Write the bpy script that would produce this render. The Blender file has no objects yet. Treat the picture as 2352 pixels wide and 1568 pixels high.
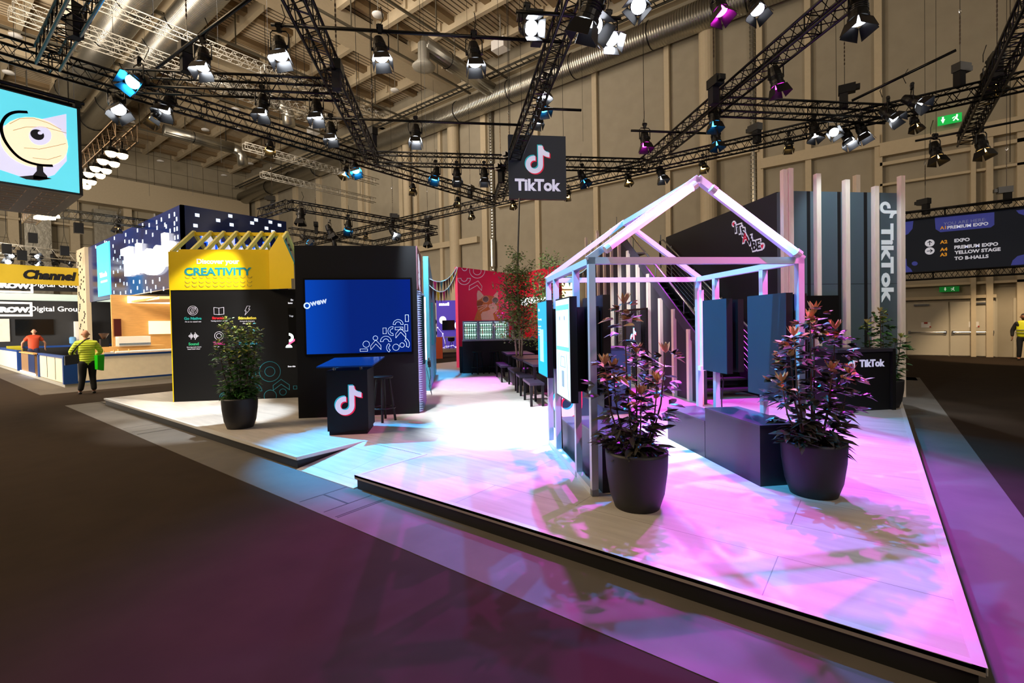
import bpy, math, random
from mathutils import Vector, Matrix
from mathutils.geometry import tessellate_polygon
random.seed(7)
# ------------------------------------------------------------------ camera, world, exposure
# world axes: X and Y run along the two edges of the stand, u = (X+Y)/sqrt2 and v = (X-Y)/sqrt2 are the diagonals
F, CX, CY, EYE = 1083.0, 1176.0, 764.0, 1.7
PITCH, ROLL, YAW = math.radians(1.04), math.radians(-1.06), math.radians(-52.4)
S2 = math.sqrt(.5)
def _axes():
    cp, sp, c, s = math.cos(PITCH), math.sin(PITCH), math.cos(ROLL), math.sin(ROLL)
    dA = (math.sin(YAW), math.cos(YAW)); dB = (math.cos(YAW), -math.sin(YAW))
    T = lambda v: Vector((v[0]*dB[0]+v[1]*dB[1], v[0]*dA[0]+v[1]*dA[1], v[2]))
    up = (0, sp, cp)
    return T((c, s*up[1], s*up[2])), T((-s, c*up[1], c*up[2])), T((0, cp, -sp))
RR, UU, FF = _axes()
scene = bpy.context.scene
cam_data = bpy.data.cameras.new('camera'); cam = bpy.data.objects.new('camera', cam_data); scene.collection.objects.link(cam)
cam_data.sensor_width = 36; cam_data.lens = F/2352*36; cam_data.shift_y = -20/2352; cam_data.clip_end = 300
m = Matrix.Identity(4)
for i in range(3): m[i][0] = RR[i]; m[i][1] = UU[i]; m[i][2] = -FF[i]
m[2][3] = EYE
cam.matrix_world = m
scene.camera = cam
world = bpy.data.worlds.new('hall_air'); scene.world = world; world.use_nodes = True
world.node_tree.nodes['Background'].inputs[0].default_value = (1, .80, .58, 1)
world.node_tree.nodes['Background'].inputs[1].default_value = 0.075
vs = scene.view_settings; vs.view_transform = 'Standard'; vs.look = 'None'; vs.exposure = 0.0; vs.gamma = 1; vs.use_curve_mapping = False

# ------------------------------------------------------------------ measuring helpers: a point of the photo on a known plane of the hall
def ray(x, y): return RR*((x-CX)/F) - UU*((y-CY)/F) + FF
def G(x, y, z=0):
    d = ray(x, y); t = (z-EYE)/d.z; return Vector((d.x*t, d.y*t, z))
def plane(x, y, nx, ny, c):
    d = ray(x, y); t = c/(nx*d.x+ny*d.y); return Vector((d.x*t, d.y*t, EYE+d.z*t))
def PX(x, y, c): return plane(x, y, 1, 0, c)
def PY(x, y, c): return plane(x, y, 0, 1, c)
def PU(x, y, c): return plane(x, y, S2, S2, c)
def PV(x, y, c): return plane(x, y, S2, -S2, c)
def xy(u, v, z=0): return Vector(((u+v)*S2, (u-v)*S2, z))
def uvof(p): return (p.x+p.y)*S2, (p.x-p.y)*S2
R45 = -math.pi/4

def light(kind, name, loc, energy, color, target=None, size=.1, angle=60, blend=.4, size_y=None):
    d = bpy.data.lights.new(name, kind); d.energy = energy; d.color = color
    if kind == 'SPOT': d.spot_size = math.radians(angle); d.spot_blend = blend; d.shadow_soft_size = size
    elif kind == 'AREA':
        d.size = size
        if size_y: d.shape = 'RECTANGLE'; d.size_y = size_y
    else: d.shadow_soft_size = size
    o = bpy.data.objects.new(name, d); scene.collection.objects.link(o); o.location = loc
    if target is not None: o.rotation_euler = (Vector(target)-Vector(loc)).to_track_quat('-Z', 'Y').to_euler()
    return o
WARM, COOL, CYAN, MAG = (1, .74, .47), (.86, .93, 1), (.02, .42, 1), (.86, .03, 1)
# added fill lights out of view, brightening hall walls, roof and left carpet
HALL = (1, .86, .71)
light('AREA', 'added_hall_fill', (-10, 20, 12), 4300, HALL, (14, 44, 5), 6)
light('AREA', 'added_hall_fill', (6, 21, 18), 1700, (1, .88, .76), (27, 33, 6), 4)
light('AREA', 'added_hall_fill', (-8, 30, 2.5), 5000, HALL, (12, 36, 21), 6)
light('AREA', 'added_hall_fill', (0, -11, 9), 1000, HALL, (16, 12, 21), 6)
light('AREA', 'added_hall_fill', (-7, 15, 12), 2600, (1, .72, .42), (-2, 11, 0), 5)
light('AREA', 'added_hall_fill', (20, -14, 12), 120, HALL, (27, 2, 2), 4)

# ------------------------------------------------------------------ materials
def lin(c):
    c = c/255.0
    return c/12.92 if c <= .04045 else ((c+.055)/1.055)**2.4
def rgb(h): return (lin(int(h[0:2], 16)), lin(int(h[2:4], 16)), lin(int(h[4:6], 16)), 1)
MATS = {}
def mat(name, hexc, rough=.6, metal=0, emit=0, var=.12, scale=6, bump=0, spec=.5, stretch=None, emit_hex=None, alpha=1, trans=0):
    if name in MATS: return MATS[name]
    mt = bpy.data.materials.new(name); mt.use_nodes = True; nt = mt.node_tree; n = nt.nodes; b = n['Principled BSDF']
    col = rgb(hexc)
    b.inputs['Roughness'].default_value = rough; b.inputs['Metallic'].default_value = metal
    b.inputs['Specular IOR Level'].default_value = spec
    b.inputs['Base Color'].default_value = col
    if var:
        tc = n.new('ShaderNodeTexCoord'); mp = n.new('ShaderNodeMapping'); ns = n.new('ShaderNodeTexNoise'); mx = n.new('ShaderNodeMix')
        mx.data_type = 'RGBA'; ns.inputs['Scale'].default_value = scale; ns.inputs['Detail'].default_value = 4
        if stretch: mp.inputs['Scale'].default_value = stretch
        nt.links.new(tc.outputs['Object'], mp.inputs[0]); nt.links.new(mp.outputs[0], ns.inputs['Vector'])
        mx.inputs[6].default_value = tuple(c*(1-var) for c in col[:3])+(1,); mx.inputs[7].default_value = tuple(min(1, c*(1+var)) for c in col[:3])+(1,)
        nt.links.new(ns.outputs['Fac'], mx.inputs[0]); nt.links.new(mx.outputs[2], b.inputs['Base Color'])
        if bump:
            bp = n.new('ShaderNodeBump'); bp.inputs['Strength'].default_value = bump; bp.inputs['Distance'].default_value = .02
            nt.links.new(ns.outputs['Fac'], bp.inputs['Height']); nt.links.new(bp.outputs[0], b.inputs['Normal'])
    if emit:
        b.inputs['Emission Color'].default_value = rgb(emit_hex or hexc); b.inputs['Emission Strength'].default_value = emit
    if trans: b.inputs['Transmission Weight'].default_value = trans; b.inputs['IOR'].default_value = 1.1
    if alpha < 1: b.inputs['Alpha'].default_value = alpha
    MATS[name] = mt; return mt
def brick_mat(name, c1, c2, mortar, w, h, gap, rough=.5, rot=(0, 0, 0), bump=0, offset=.5, streak=0):
    mt = bpy.data.materials.new(name); mt.use_nodes = True; nt = mt.node_tree; n = nt.nodes; b = n['Principled BSDF']
    tc = n.new('ShaderNodeTexCoord'); mp = n.new('ShaderNodeMapping'); bt = n.new('ShaderNodeTexBrick')
    mp.inputs['Rotation'].default_value = rot
    nt.links.new(tc.outputs['Object'], mp.inputs[0]); nt.links.new(mp.outputs[0], bt.inputs['Vector'])
    bt.inputs['Color1'].default_value = rgb(c1); bt.inputs['Color2'].default_value = rgb(c2); bt.inputs['Mortar'].default_value = rgb(mortar)
    bt.inputs['Scale'].default_value = 1; bt.inputs['Brick Width'].default_value = w; bt.inputs['Row Height'].default_value = h
    bt.inputs['Mortar Size'].default_value = gap; bt.inputs['Mortar Smooth'].default_value = .1; bt.offset = offset
    ns = n.new('ShaderNodeTexNoise'); ns.inputs['Scale'].default_value = 1.6; ns.inputs['Detail'].default_value = 6
    m2 = n.new('ShaderNodeMapping'); m2.inputs['Scale'].default_value = (1.2, 9, 1) if streak else (1, 1, 1)
    nt.links.new(mp.outputs[0], m2.inputs[0]); nt.links.new(m2.outputs[0], ns.inputs['Vector'])
    mx = n.new('ShaderNodeMix'); mx.data_type = 'RGBA'; mx.blend_type = 'MULTIPLY'; mx.inputs[0].default_value = 1
    cr = n.new('ShaderNodeValToRGB'); k = .80 if streak else .9
    cr.color_ramp.elements[0].position = .3; cr.color_ramp.elements[0].color = (k, k, k, 1); cr.color_ramp.elements[1].position = .7
    nt.links.new(ns.outputs['Fac'], cr.inputs[0]); nt.links.new(bt.outputs['Color'], mx.inputs[6]); nt.links.new(cr.outputs[0], mx.inputs[7])
    nt.links.new(mx.outputs[2], b.inputs['Base Color']); b.inputs['Roughness'].default_value = rough
    if bump:
        bp = n.new('ShaderNodeBump'); bp.inputs['Strength'].default_value = bump; bp.inputs['Distance'].default_value = .02; bp.invert = True
        nt.links.new(bt.outputs['Fac'], bp.inputs['Height']); nt.links.new(bp.outputs[0], b.inputs['Normal'])
    MATS[name] = mt; return mt
def glow(name, hexc, s): return mat(name, hexc, .5, 0, s, 0)

K = dict(
 black=mat('matt_black_panel', '0a0b0e', .6, var=.1, spec=.25), blackm=mat('black_metal', '0d0d0f', .42, .3, var=.1), truss=mat('black_truss_tube', '0b0b0c', .38, .5, var=.1),
 silver=mat('aluminium_tube', 'a39f94', .5, .6, var=.08), duct=mat('spiral_duct_steel', 'aaa79c', .30, .9, var=.12, scale=3), white=mat('white_paint', 'e4e2de', .5, var=.04),
 whitem=mat('white_frame_paint', 'c4cbd6', .42, .15, var=.05), carpet=mat('brown_carpet', '2e241b', .97, var=.25, scale=2.5, bump=.3, spec=.1),
 concrete=mat('grey_concrete', '544e47', .75, var=.3, scale=3, bump=.2), fascia=mat('black_fascia', '141414', .5, var=.1), alu=mat('pale_edge_strip', 'd8d6d2', .35, .3, var=.05),
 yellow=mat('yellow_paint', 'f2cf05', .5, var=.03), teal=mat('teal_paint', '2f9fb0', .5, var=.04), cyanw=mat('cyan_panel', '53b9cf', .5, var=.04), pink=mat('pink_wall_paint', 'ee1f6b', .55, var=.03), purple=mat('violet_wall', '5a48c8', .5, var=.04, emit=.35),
 navy=mat('navy_board', '0f2a5e', .35, var=.15, scale=2), blue=mat('blue_frame_paint', '12408c', .4, var=.06), wood=mat('pale_timber', 'ead8c6', .6, var=.14, scale=5, stretch=(6, 6, 1)),
 oak=mat('oak_laminate', 'd9a763', .45, var=.2, scale=3, stretch=(1, 1, 8)), cream=mat('cream_wall', 'bcae92', .75, var=.06), beam=mat('cream_beam_paint', 'c2b396', .7, var=.08), purl=mat('brown_shaded_purlin', '8a7556', .75, var=.1),
 pot=mat('anthracite_pot', '1d1d22', .55, var=.1), soil=mat('shiny_dark_gravel', '3a3236', .3, var=.6, scale=60, bump=1), leaf=mat('dark_glossy_leaf', '38602a', .35, var=.35, scale=7), leafy=mat('young_leaf', '9a9c46', .4, var=.3, scale=9), bleaf=mat('birch_leaf', '6f8748', .5, var=.4, scale=6),
 stem=mat('woody_stem', '4a3626', .8, var=.2), bark=mat('birch_bark', '9c8c7c', .8, var=.4, scale=10), steel=mat('stainless_steel', 'b9bcc0', .25, .95, var=.05), rubber=mat('black_plastic', '0c0c0d', .35, var=.05), skin=mat('skin', 'c08b70', .6, var=.08), darkglass=mat('switched_off_screen', '0a0b0d', .12, var=0),
 petrol=mat('petrol_board', '093543', .45, var=.04), hair=mat('dark_hair', '2a211c', .8, var=.2),
)
# ------------------------------------------------------------------ mesh builder
class MB:
    def __init__(s): s.v = []; s.f = []
    def add(s, vs, fs):
        o = len(s.v); s.v += [tuple(p) for p in vs]; s.f += [tuple(i+o for i in f) for f in fs]
        return s
    def box(s, x0, x1, y0, y1, z0, z1):
        return s.add([(x0, y0, z0), (x1, y0, z0), (x1, y1, z0), (x0, y1, z0), (x0, y0, z1), (x1, y0, z1), (x1, y1, z1), (x0, y1, z1)],
              [(0, 3, 2, 1), (4, 5, 6, 7), (0, 1, 5, 4), (1, 2, 6, 5), (2, 3, 7, 6), (3, 0, 4, 7)])
    def bar(s, p, q, w, h, ref=(0, 0, 1)):
        p = Vector(p); q = Vector(q); d = (q-p).normalized(); r = Vector(ref)
        if abs(d.dot(r)) > .98: r = Vector((1, 0, 0))
        a = d.cross(r).normalized()*w/2; b = a.cross(d).normalized()*h/2
        return s.add([p-a-b, p+a-b, p+a+b, p-a+b, q-a-b, q+a-b, q+a+b, q-a+b], [(0, 3, 2, 1), (4, 5, 6, 7), (0, 1, 5, 4), (1, 2, 6, 5), (2, 3, 7, 6), (3, 0, 4, 7)])
    def cyl(s, p, q, r, n=10, r2=None, cap=True):
        p = Vector(p); q = Vector(q); d = (q-p).normalized(); t = Vector((0, 0, 1)) if abs(d.z) < .9 else Vector((1, 0, 0))
        a = d.cross(t).normalized(); b = d.cross(a); r2 = r if r2 is None else r2; vs = []; fs = []
        for i in range(n):
            c, k = math.cos(2*math.pi*i/n), math.sin(2*math.pi*i/n); vs += [p+a*(c*r)+b*(k*r), q+a*(c*r2)+b*(k*r2)]
        for i in range(n): j = (i+1) % n; fs.append((2*i, 2*j, 2*j+1, 2*i+1))
        if cap: fs += [tuple(2*i for i in range(n))[::-1], tuple(2*i+1 for i in range(n))]
        return s.add(vs, fs)
    def tube(s, pts, r, n=6, closed=False):
        P = [Vector(p) for p in pts]; m_ = len(P); vs = []; fs = []
        for i, p in enumerate(P):
            a = P[(i-1) % m_] if (i > 0 or closed) else P[0]; b = P[(i+1) % m_] if (i < m_-1 or closed) else P[-1]
            d = (b-a).normalized() if (b-a).length > 1e-9 else Vector((0, 0, 1)); t = Vector((0, 0, 1)) if abs(d.z) < .95 else Vector((1, 0, 0))
            x = d.cross(t).normalized(); y = d.cross(x); rr = r[i] if isinstance(r, (list, tuple)) else r
            vs += [p+x*(math.cos(2*math.pi*k/n)*rr)+y*(math.sin(2*math.pi*k/n)*rr) for k in range(n)]
        for i in range(m_ if closed else m_-1):
            for k in range(n):
                j = (i+1) % m_; k2 = (k+1) % n; fs.append((i*n+k, i*n+k2, j*n+k2, j*n+k))
        if not closed: fs += [tuple(range(n))[::-1], tuple((m_-1)*n+k for k in range(n))]
        return s.add(vs, fs)
    def lathe(s, prof, n=32, c=(0, 0)):
        vs = []; fs = []
        for r, z in prof: vs += [(c[0]+r*math.cos(2*math.pi*k/n), c[1]+r*math.sin(2*math.pi*k/n), z) for k in range(n)]
        for i in range(len(prof)-1):
            for k in range(n): k2 = (k+1) % n; fs.append((i*n+k, i*n+k2, (i+1)*n+k2, (i+1)*n+k))
        fs += [tuple(range(n))[::-1], tuple((len(prof)-1)*n+k for k in range(n))]
        return s.add(vs, fs)
    def plate(s, pts, fn, t=.004, base=0):
        "2D polygon pts, laid on a surface by fn(x, y, out) as a thin plate t thick"
        n = len(pts); tri = tessellate_polygon([[Vector((p[0], p[1], 0)) for p in pts]])
        vs = [fn(p[0], p[1], base+t) for p in pts]+[fn(p[0], p[1], base) for p in pts]
        fs = [tuple(x) for x in tri]+[tuple(i+n for i in x)[::-1] for x in tri]+[(i, (i+1) % n, (i+1) % n+n, i+n) for i in range(n)]
        return s.add(vs, fs)
    def line(s, pts, fn, w=.01, closed=True, t=.004):
        "an outline drawn on a surface as a thin raised strip"
        n = len(pts)
        for i in range(n if closed else n-1):
            a = Vector((pts[i][0], pts[i][1])); b = Vector((pts[(i+1) % n][0], pts[(i+1) % n][1])); d = b-a
            if d.length < 1e-6: continue
            d.normalize(); k = Vector((-d.y, d.x))*w/2; e = d*w*.4
            s.plate([(a-e-k), (b+e-k), (b+e+k), (a-e+k)], fn, t)
        return s
    def build(s, name, material, parent=None, smooth=False, loc=None, rz=None):
        me = bpy.data.meshes.new(name); me.from_pydata([tuple(p) for p in s.v], [], s.f); me.update(); me.materials.append(material)
        if smooth:
            for p in me.polygons: p.use_smooth = True
        o = bpy.data.objects.new(name, me); scene.collection.objects.link(o)
        if parent is not None: o.parent = parent
        if loc is not None: o.location = loc
        if rz is not None: o.rotation_euler = (0, 0, rz)
        return o
def tag(o, label=None, cat=None, group=None, kind=None):
    if label: o['label'] = label
    if cat: o['category'] = cat
    if group: o['group'] = group
    if kind: o['kind'] = kind
    return o
def empty(name, loc, label=None, cat=None, group=None, rz=0, kind=None, parent=None):
    o = bpy.data.objects.new(name, None); scene.collection.objects.link(o); o.location = loc; o.rotation_euler = (0, 0, rz); o.empty_display_size = .1
    if parent is not None: o.parent = parent
    return tag(o, label, cat, group, kind)
def copy_tree(o, parent=None):
    c = o.copy(); scene.collection.objects.link(c); c.parent = parent
    for ch in o.children: copy_tree(ch, c)
    return c
def wall_fn(y0): return lambda x, y, o: (x, y0-o, y)          # drawn on a wall that faces local -y
def side_fn(x0, sgn=1): return lambda x, y, o: (x0+sgn*o, x, y)   # on a wall that faces local x
def arc(cx, cy, r, a0, a1, n=16): return [(cx+r*math.cos(math.radians(a0+(a1-a0)*i/n)), cy+r*math.sin(math.radians(a0+(a1-a0)*i/n))) for i in range(n+1)]
def circ(cx, cy, r, n=28): return arc(cx, cy, r, 0, 360, n)[:-1]
def ringhalf(cx, cy, r, q, a0, a1): return arc(cx, cy, r, a0, a1)+arc(cx, cy, q, a1, a0)
def chevron(cx, cy, w, h, t): return [(cx-w, cy-h), (cx-w, cy-h+t), (cx, cy+t), (cx+w, cy-h+t), (cx+w, cy-h), (cx, cy)]
def text_mesh(mb, s, fn, x, y, h=None, w=None, bold=0, align='C', t=.004, shear=0, rot=0):
    cu = bpy.data.curves.new('txt', 'FONT'); cu.body = s; cu.size = 1; cu.offset = bold; cu.extrude = .5; cu.resolution_u = 3
    o = bpy.data.objects.new('txt', cu); scene.collection.objects.link(o)
    dg = bpy.context.evaluated_depsgraph_get(); me = o.evaluated_get(dg).to_mesh()
    vs = [v.co.copy() for v in me.vertices]; fs = [tuple(p.vertices) for p in me.polygons]
    o.evaluated_get(dg).to_mesh_clear(); bpy.data.objects.remove(o); bpy.data.curves.remove(cu)
    x0 = min(v.x for v in vs); x1 = max(v.x for v in vs); y0 = min(v.y for v in vs); y1 = max(v.y for v in vs)
    if h and w: sx, sy = w/(x1-x0), h/(y1-y0)
    elif h: sx = sy = h/(y1-y0)
    else: sx = sy = w/(x1-x0)
    cx_ = {'C': (x0+x1)/2, 'L': x0, 'R': x1}[align]; cy_ = (y0+y1)/2; c, k = math.cos(rot), math.sin(rot); out = []
    for v in vs:
        a = (v.x-cx_)*sx; b = (v.y-cy_)*sy; a += b*shear
        out.append(fn(x+a*c-b*k, y+a*k+b*c, t if v.z > 0 else 0))
    mb.add(out, fs)
    return mb
def note_pts(cx, cy, h):
    k = h/512.0; P = [(237, 0), (325, 0), (327, 22)]
    P += [(330, 42), (342, 68), (360, 88), (381, 102.4), (402, 113), (425, 120), (448, 122.5), (448, 210), (415, 207), (380, 198), (350, 185), (325, 170.7), (325.2, 349.4)]
    P += [(162.7+162.5*math.cos(math.radians(a)), 349.4+162.5*math.sin(math.radians(a))) for a in range(12, 279, 12)][:23]
    P += [(185, 188.3), (185, 278.2)]
    P += [(162.6+74.6*math.cos(math.radians(a)), 349.4+74.6*math.sin(math.radians(a))) for a in range(-75, -361, -15)]
    return [(cx+(x-224)*k, cy-(y-256)*k) for x, y in P]
def note_logo(fn, cx, cy, h, parent, dx=.035):
    MB().plate(note_pts(cx-h*dx, cy+h*dx, h), fn, .003).build('logo_offset', glow('logo_cyan', '25b3bd', .35), parent)  # cyan and red offset copies are the logo's own colours
    MB().plate(note_pts(cx+h*dx, cy-h*dx, h), fn, .005).build('logo_offset', glow('logo_red', 'e0123f', .35), parent)
    return MB().plate(note_pts(cx, cy, h), fn, .008).build('logo_note', glow('logo_white', 'ccd0ea', .5), parent)

# ================================================================== the hall
def struct(mb, name, m_, label, cat, **k): return tag(mb.build(name, m_, **k), label, cat, kind='structure')
struct(MB().box(-12, 27.6, -12, 63, -.1, 0), 'floor', K['carpet'], 'dark brown carpet floor of the exhibition hall', 'floor')
ring = MB()
for a in ((2.3, 2.92, -.98, 14.92), (2.3, 17.3, -.98, -.3), (2.9, 5, 14.2, 14.92), (2.3, 6.3, 18.05, 63), (16.5, 17.3, -.9, 12)): ring.box(*a, 0, .004)
struct(ring, 'trim_1', K['concrete'], 'bare grey concrete strip between carpet and stage', 'floor strip')
seam = MB()
for a, b in ((4.02, 4.45), (3.8, 3.83), (9.6, 9.63), (9.9, 10.4), (-.9, -.88)): seam.box(2.34, 2.86, a, a+.012, .004, .0055); seam.box(2.34, 2.86, b, b+.012, .004, .0055)
seam.box(2.58, 2.6, 4.02, 4.45, .004, .0055)
struct(seam, 'trim_2', mat('floor_joint', '2b2622', .8), 'dark joints and hatch cuts in the concrete strip', 'floor joint')
panel = brick_mat('hall_wall_panels', 'a39a86', '9d9480', '6a6252', 40, 1.5, .03, .75, rot=(math.radians(90), 0, math.radians(90)), bump=.4)
panel2 = brick_mat('hall_end_panels', 'a89e88', 'a2987f', '6f6653', 1.6, 1.5, .03, .75, rot=(math.radians(90), 0, 0), bump=.4, offset=0)
struct(MB().box(27.35, 27.6, -12, 63.2, 0, 21.5), 'wall_right', panel, 'tall panelled cream hall wall behind the stands', 'wall')
struct(MB().box(-12, 27.6, 63, 63.3, 0, 21.5), 'wall_back', panel2, 'distant cream end wall of the hall', 'wall')
trim_n = [2]
def trim(mb, label, m_=None):
    trim_n[0] += 1; return struct(mb, 'trim_%d' % trim_n[0], m_ or K['beam'], label, 'wall trim')
for i, (Y, w) in enumerate([(-4.6, .25), (-.15, .28), (2.54, .25), (4.64, .28), (9.4, .28), (14, .32), (18.5, .35), (23.3, .5), (28, .3), (31, .4), (32.9, .5), (37.8, .4), (38.9, .7), (41.6, .8), (46.2, .8), (51, .8), (55.5, .8), (60, .8)]):
    trim(MB().box(27.1, 27.36, Y-w/2, Y+w/2, 0, 17.6), 'cream pilaster %s on the long hall wall' % ('numbered from the right: ' + str(i+1)))
for Y, r in ((7.14, .42), (26.3, .45), (31.9, .35)): trim(MB().cyl((27.0, Y, 0), (27.0, Y, 17.6), r, 20), 'round cream column standing against the long hall wall')
for Y, z0 in ((4.95, 5.5), (22.5, 4.0)):
    pp = MB().cyl((27.1, Y, z0), (27.1, Y, 17.5), .13, 10)
    for i in range(60): pp.cyl((27.1, Y, z0+.22*i), (27.1, Y, z0+.22*i+.05), .15, 8)
    if Y > 20: pp.cyl((27.0, Y, 6.0), (27.0, Y, 8), .22, 14)
    tag(pp.build('insulated_pipe', K['duct']), 'foil wrapped pipe rising up the wall %s' % ('right of the round column' if Y < 20 else 'behind the pink wall'), 'pipe')
trim(MB().box(27.0, 27.36, 4.7, 22, 10.3, 10.9).box(27.0, 27.36, -.2, 4.6, 9.4, 9.9), 'horizontal cream ledge across the long wall')
trim(MB().box(27.0, 27.36, -12, -.2, 8.9, 9.5).box(27.05, 27.36, -3.8, -3.6, 0, 8.9).box(27.05, 27.36, -3.3, -3.15, 0, 8.9).box(27.1, 27.36, -12, -.2, 7.6, 7.7).box(27.1, 27.36, -12, -.2, 8.5, 8.65), 'frame of the big gate above the doors')
trim(MB().box(27.0, 27.36, 24, 50, 8.0, 8.45).box(27.1, 27.36, -3.9, -.8, 2.42, 2.55).box(27.1, 27.36, -12, -.4, 3.0, 3.1), 'lower rails of the long wall')
trim(MB().box(26.9, 27.36, -12, 63, 19.6, 20.4), 'cream cornice under the roof')
# roof
deck = bpy.data.materials.new('ribbed_roof_deck'); deck.use_nodes = True; nt = deck.node_tree; b = nt.nodes['Principled BSDF']; b.inputs['Roughness'].default_value = .7
tc = nt.nodes.new('ShaderNodeTexCoord'); wv = nt.nodes.new('ShaderNodeTexWave'); wv.bands_direction = 'Y'; wv.inputs['Scale'].default_value = .95; cr = nt.nodes.new('ShaderNodeValToRGB')
cr.color_ramp.elements[0].position = .08; cr.color_ramp.elements[0].color = rgb('4a3c28'); cr.color_ramp.elements[1].position = .25; cr.color_ramp.elements[1].color = rgb('d0bfa2')
nt.links.new(tc.outputs['Object'], wv.inputs['Vector']); nt.links.new(wv.outputs['Fac'], cr.inputs[0]); nt.links.new(cr.outputs[0], b.inputs['Base Color'])
struct(MB().box(-12, 27.6, -12, 63.3, 21.6, 21.9), 'ceiling', deck, 'ribbed metal roof deck of the hall', 'ceiling')
jo = MB()
for i in range(13):
    X = 25.4-2.9*i; jo.box(X-.14, X+.14, -12, 63, 20.9, 21.6)
    for k in range(24): jo.box(X-.3, X-.14, 63-3.1*k-.1, 63-3.1*k+.1, 21.1, 21.6)
trim(jo, 'pale roof joists running away along the hall')
pu = MB()
for k in range(24): Y = 62-3.1*k; pu.box(-12, 27.3, Y-.25, Y+.25, 21.25, 21.6)
trim(pu, 'brown shaded purlins across the roof joists', K['purl'])  # the brown includes deep shade between the joists, put into the colour
for Y in (26.4, 45, 8): trim(MB().box(-12, 27.3, Y-.75, Y+.75, 19.9, 21.2), 'broad cream main girder across the roof')
trim(MB().box(-12, 27.3, 35.0, 35.5, 19.6, 20.6).box(-12, 27.3, 35.5, 36.3, 20.4, 20.6).box(8.9, 9.4, 26, 63, 19.2, 20.6).box(9.5, 9.62, 26, 63, 19.4, 19.7), 'slim cream roof girders with white flanges')
for i, Y in enumerate((20.5, 24, 31, 39, 50)):
    rl = MB().box(-6, 26.6, Y-.06, Y+.06, 19.0, 19.12)
    for k in range(9): rl.box(-4+3.4*k, -3.94+3.4*k, Y-.03, Y+.03, 19.1, 21.2)
    tag(rl.build('cable_rail', mat('grey_rail', '6b6658', .5, .5)), 'thin grey service rail slung below the roof, %s from the camera' % ['nearest', 'second', 'third', 'fourth', 'fifth'][i], 'rail')
def duct(p, q, r, label, n=26, band=1.1):
    root = empty('air_duct', p, label, 'duct'); d = Vector(q)-Vector(p); L = d.length; u = d/L
    MB().cyl((0, 0, 0), d, r, n).build('pipe', ductm, root, True)
    bd = MB()
    for i in range(int(L/5)): a = u*(5*i+2); bd.tube([(a+Vector((0, 0, 1))*0+(r+.02)*(Vector((0, 0, 1))*math.cos(t*.3927)+u.cross(Vector((0, 0, 1)))*math.sin(t*.3927))) for t in range(16)], .03, 5, True)
    bd.build('clamp_rings', K['blackm'], root)
    return root
ductm = K['duct'].copy(); nt = ductm.node_tree; b = nt.nodes['Principled BSDF']; wv = nt.nodes.new('ShaderNodeTexWave'); wv.inputs['Scale'].default_value = 2.2; wv.bands_direction = 'Y'
tc = nt.nodes.new('ShaderNodeTexCoord'); bp = nt.nodes.new('ShaderNodeBump'); bp.inputs['Strength'].default_value = .5; bp.inputs['Distance'].default_value = .03
nt.links.new(tc.outputs['Object'], wv.inputs['Vector']); nt.links.new(wv.outputs['Fac'], bp.inputs['Height']); nt.links.new(bp.outputs[0], b.inputs['Normal'])
duct((26.4, -12, 17.9), (26.4, 62, 17.9), .75, 'long silver spiral duct running along the right wall')
duct((8.0, 24, 19.2), (8.0, 62, 19.2), .85, 'left one of two thick silver ducts under the roof')
duct((10.2, 24, 19.2), (10.2, 62, 19.2), .85, 'right one of two thick silver ducts under the roof')
d2 = duct((19.6, 21.4, 18.6), (26.4, 21.4, 18.2), .5, 'short branch duct joining the wall duct, with round air outlet')
MB().lathe([(.3, -1.5), (.65, -1.45), (.7, -1.35), (.35, -1.0), (.33, 0)], 22).build('air_outlet', mat('grey_outlet', '9a978c', .5), d2, True)
for X, Y, a in ((11.5, 33, 5), (13, 44, 5), (-3, 22, 6.5)):
    d3 = duct((X, Y, 17.4), (X+a, Y, 17.4), .42, 'silver side duct bending down from the roof, %s' % {33: 'near the middle left', 44: 'farther back', 22: 'at the left edge'}[Y])
    MB().tube([(a, 0, 0), (a+.5, 0, -.1), (a+.75, 0, -.5), (a+.8, 0, -1.3)], [.42, .42, .42, .42], 16).build('elbow', K['duct'], d3, True); MB().cyl((.6, 0, .4), (.6, 0, 4.3), .02, 5).build('hanger', K['blackm'], d3); MB().cyl((a-.5, 0, .4), (a-.5, 0, 4.3), .02, 5).build('hanger', K['blackm'], d3)
tr_ = MB()
for k in range(150): tr_.box(25.5, 26.0, -11+.5*k, -10.96+.5*k, 19.1, 19.14)
tr_.box(25.48, 25.52, -12, 62, 19.05, 19.2).box(25.98, 26.02, -12, 62, 19.05, 19.2)
tag(tr_.build('cable_tray', mat('grey_tray', '4c4a42', .5, .5)), 'ladder shaped cable tray above the wall duct', 'cable tray')
for i, q in enumerate([(1045, 150), (1150, 105), (720, 300)]):
    p = G(*q, 19.3); t = empty('roof_heater', p, 'white box unit under the roof, %s' % ['above the round air outlet', 'right of the air outlet', 'left, above the truss'][i], 'roof unit')
    MB().box(-.35, .35, -.5, .5, -.3, .3).build('housing', K['white'], t); MB().box(-.03, .03, -.03, .03, .3, 2.2).build('rod', K['silver'], t)
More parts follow.
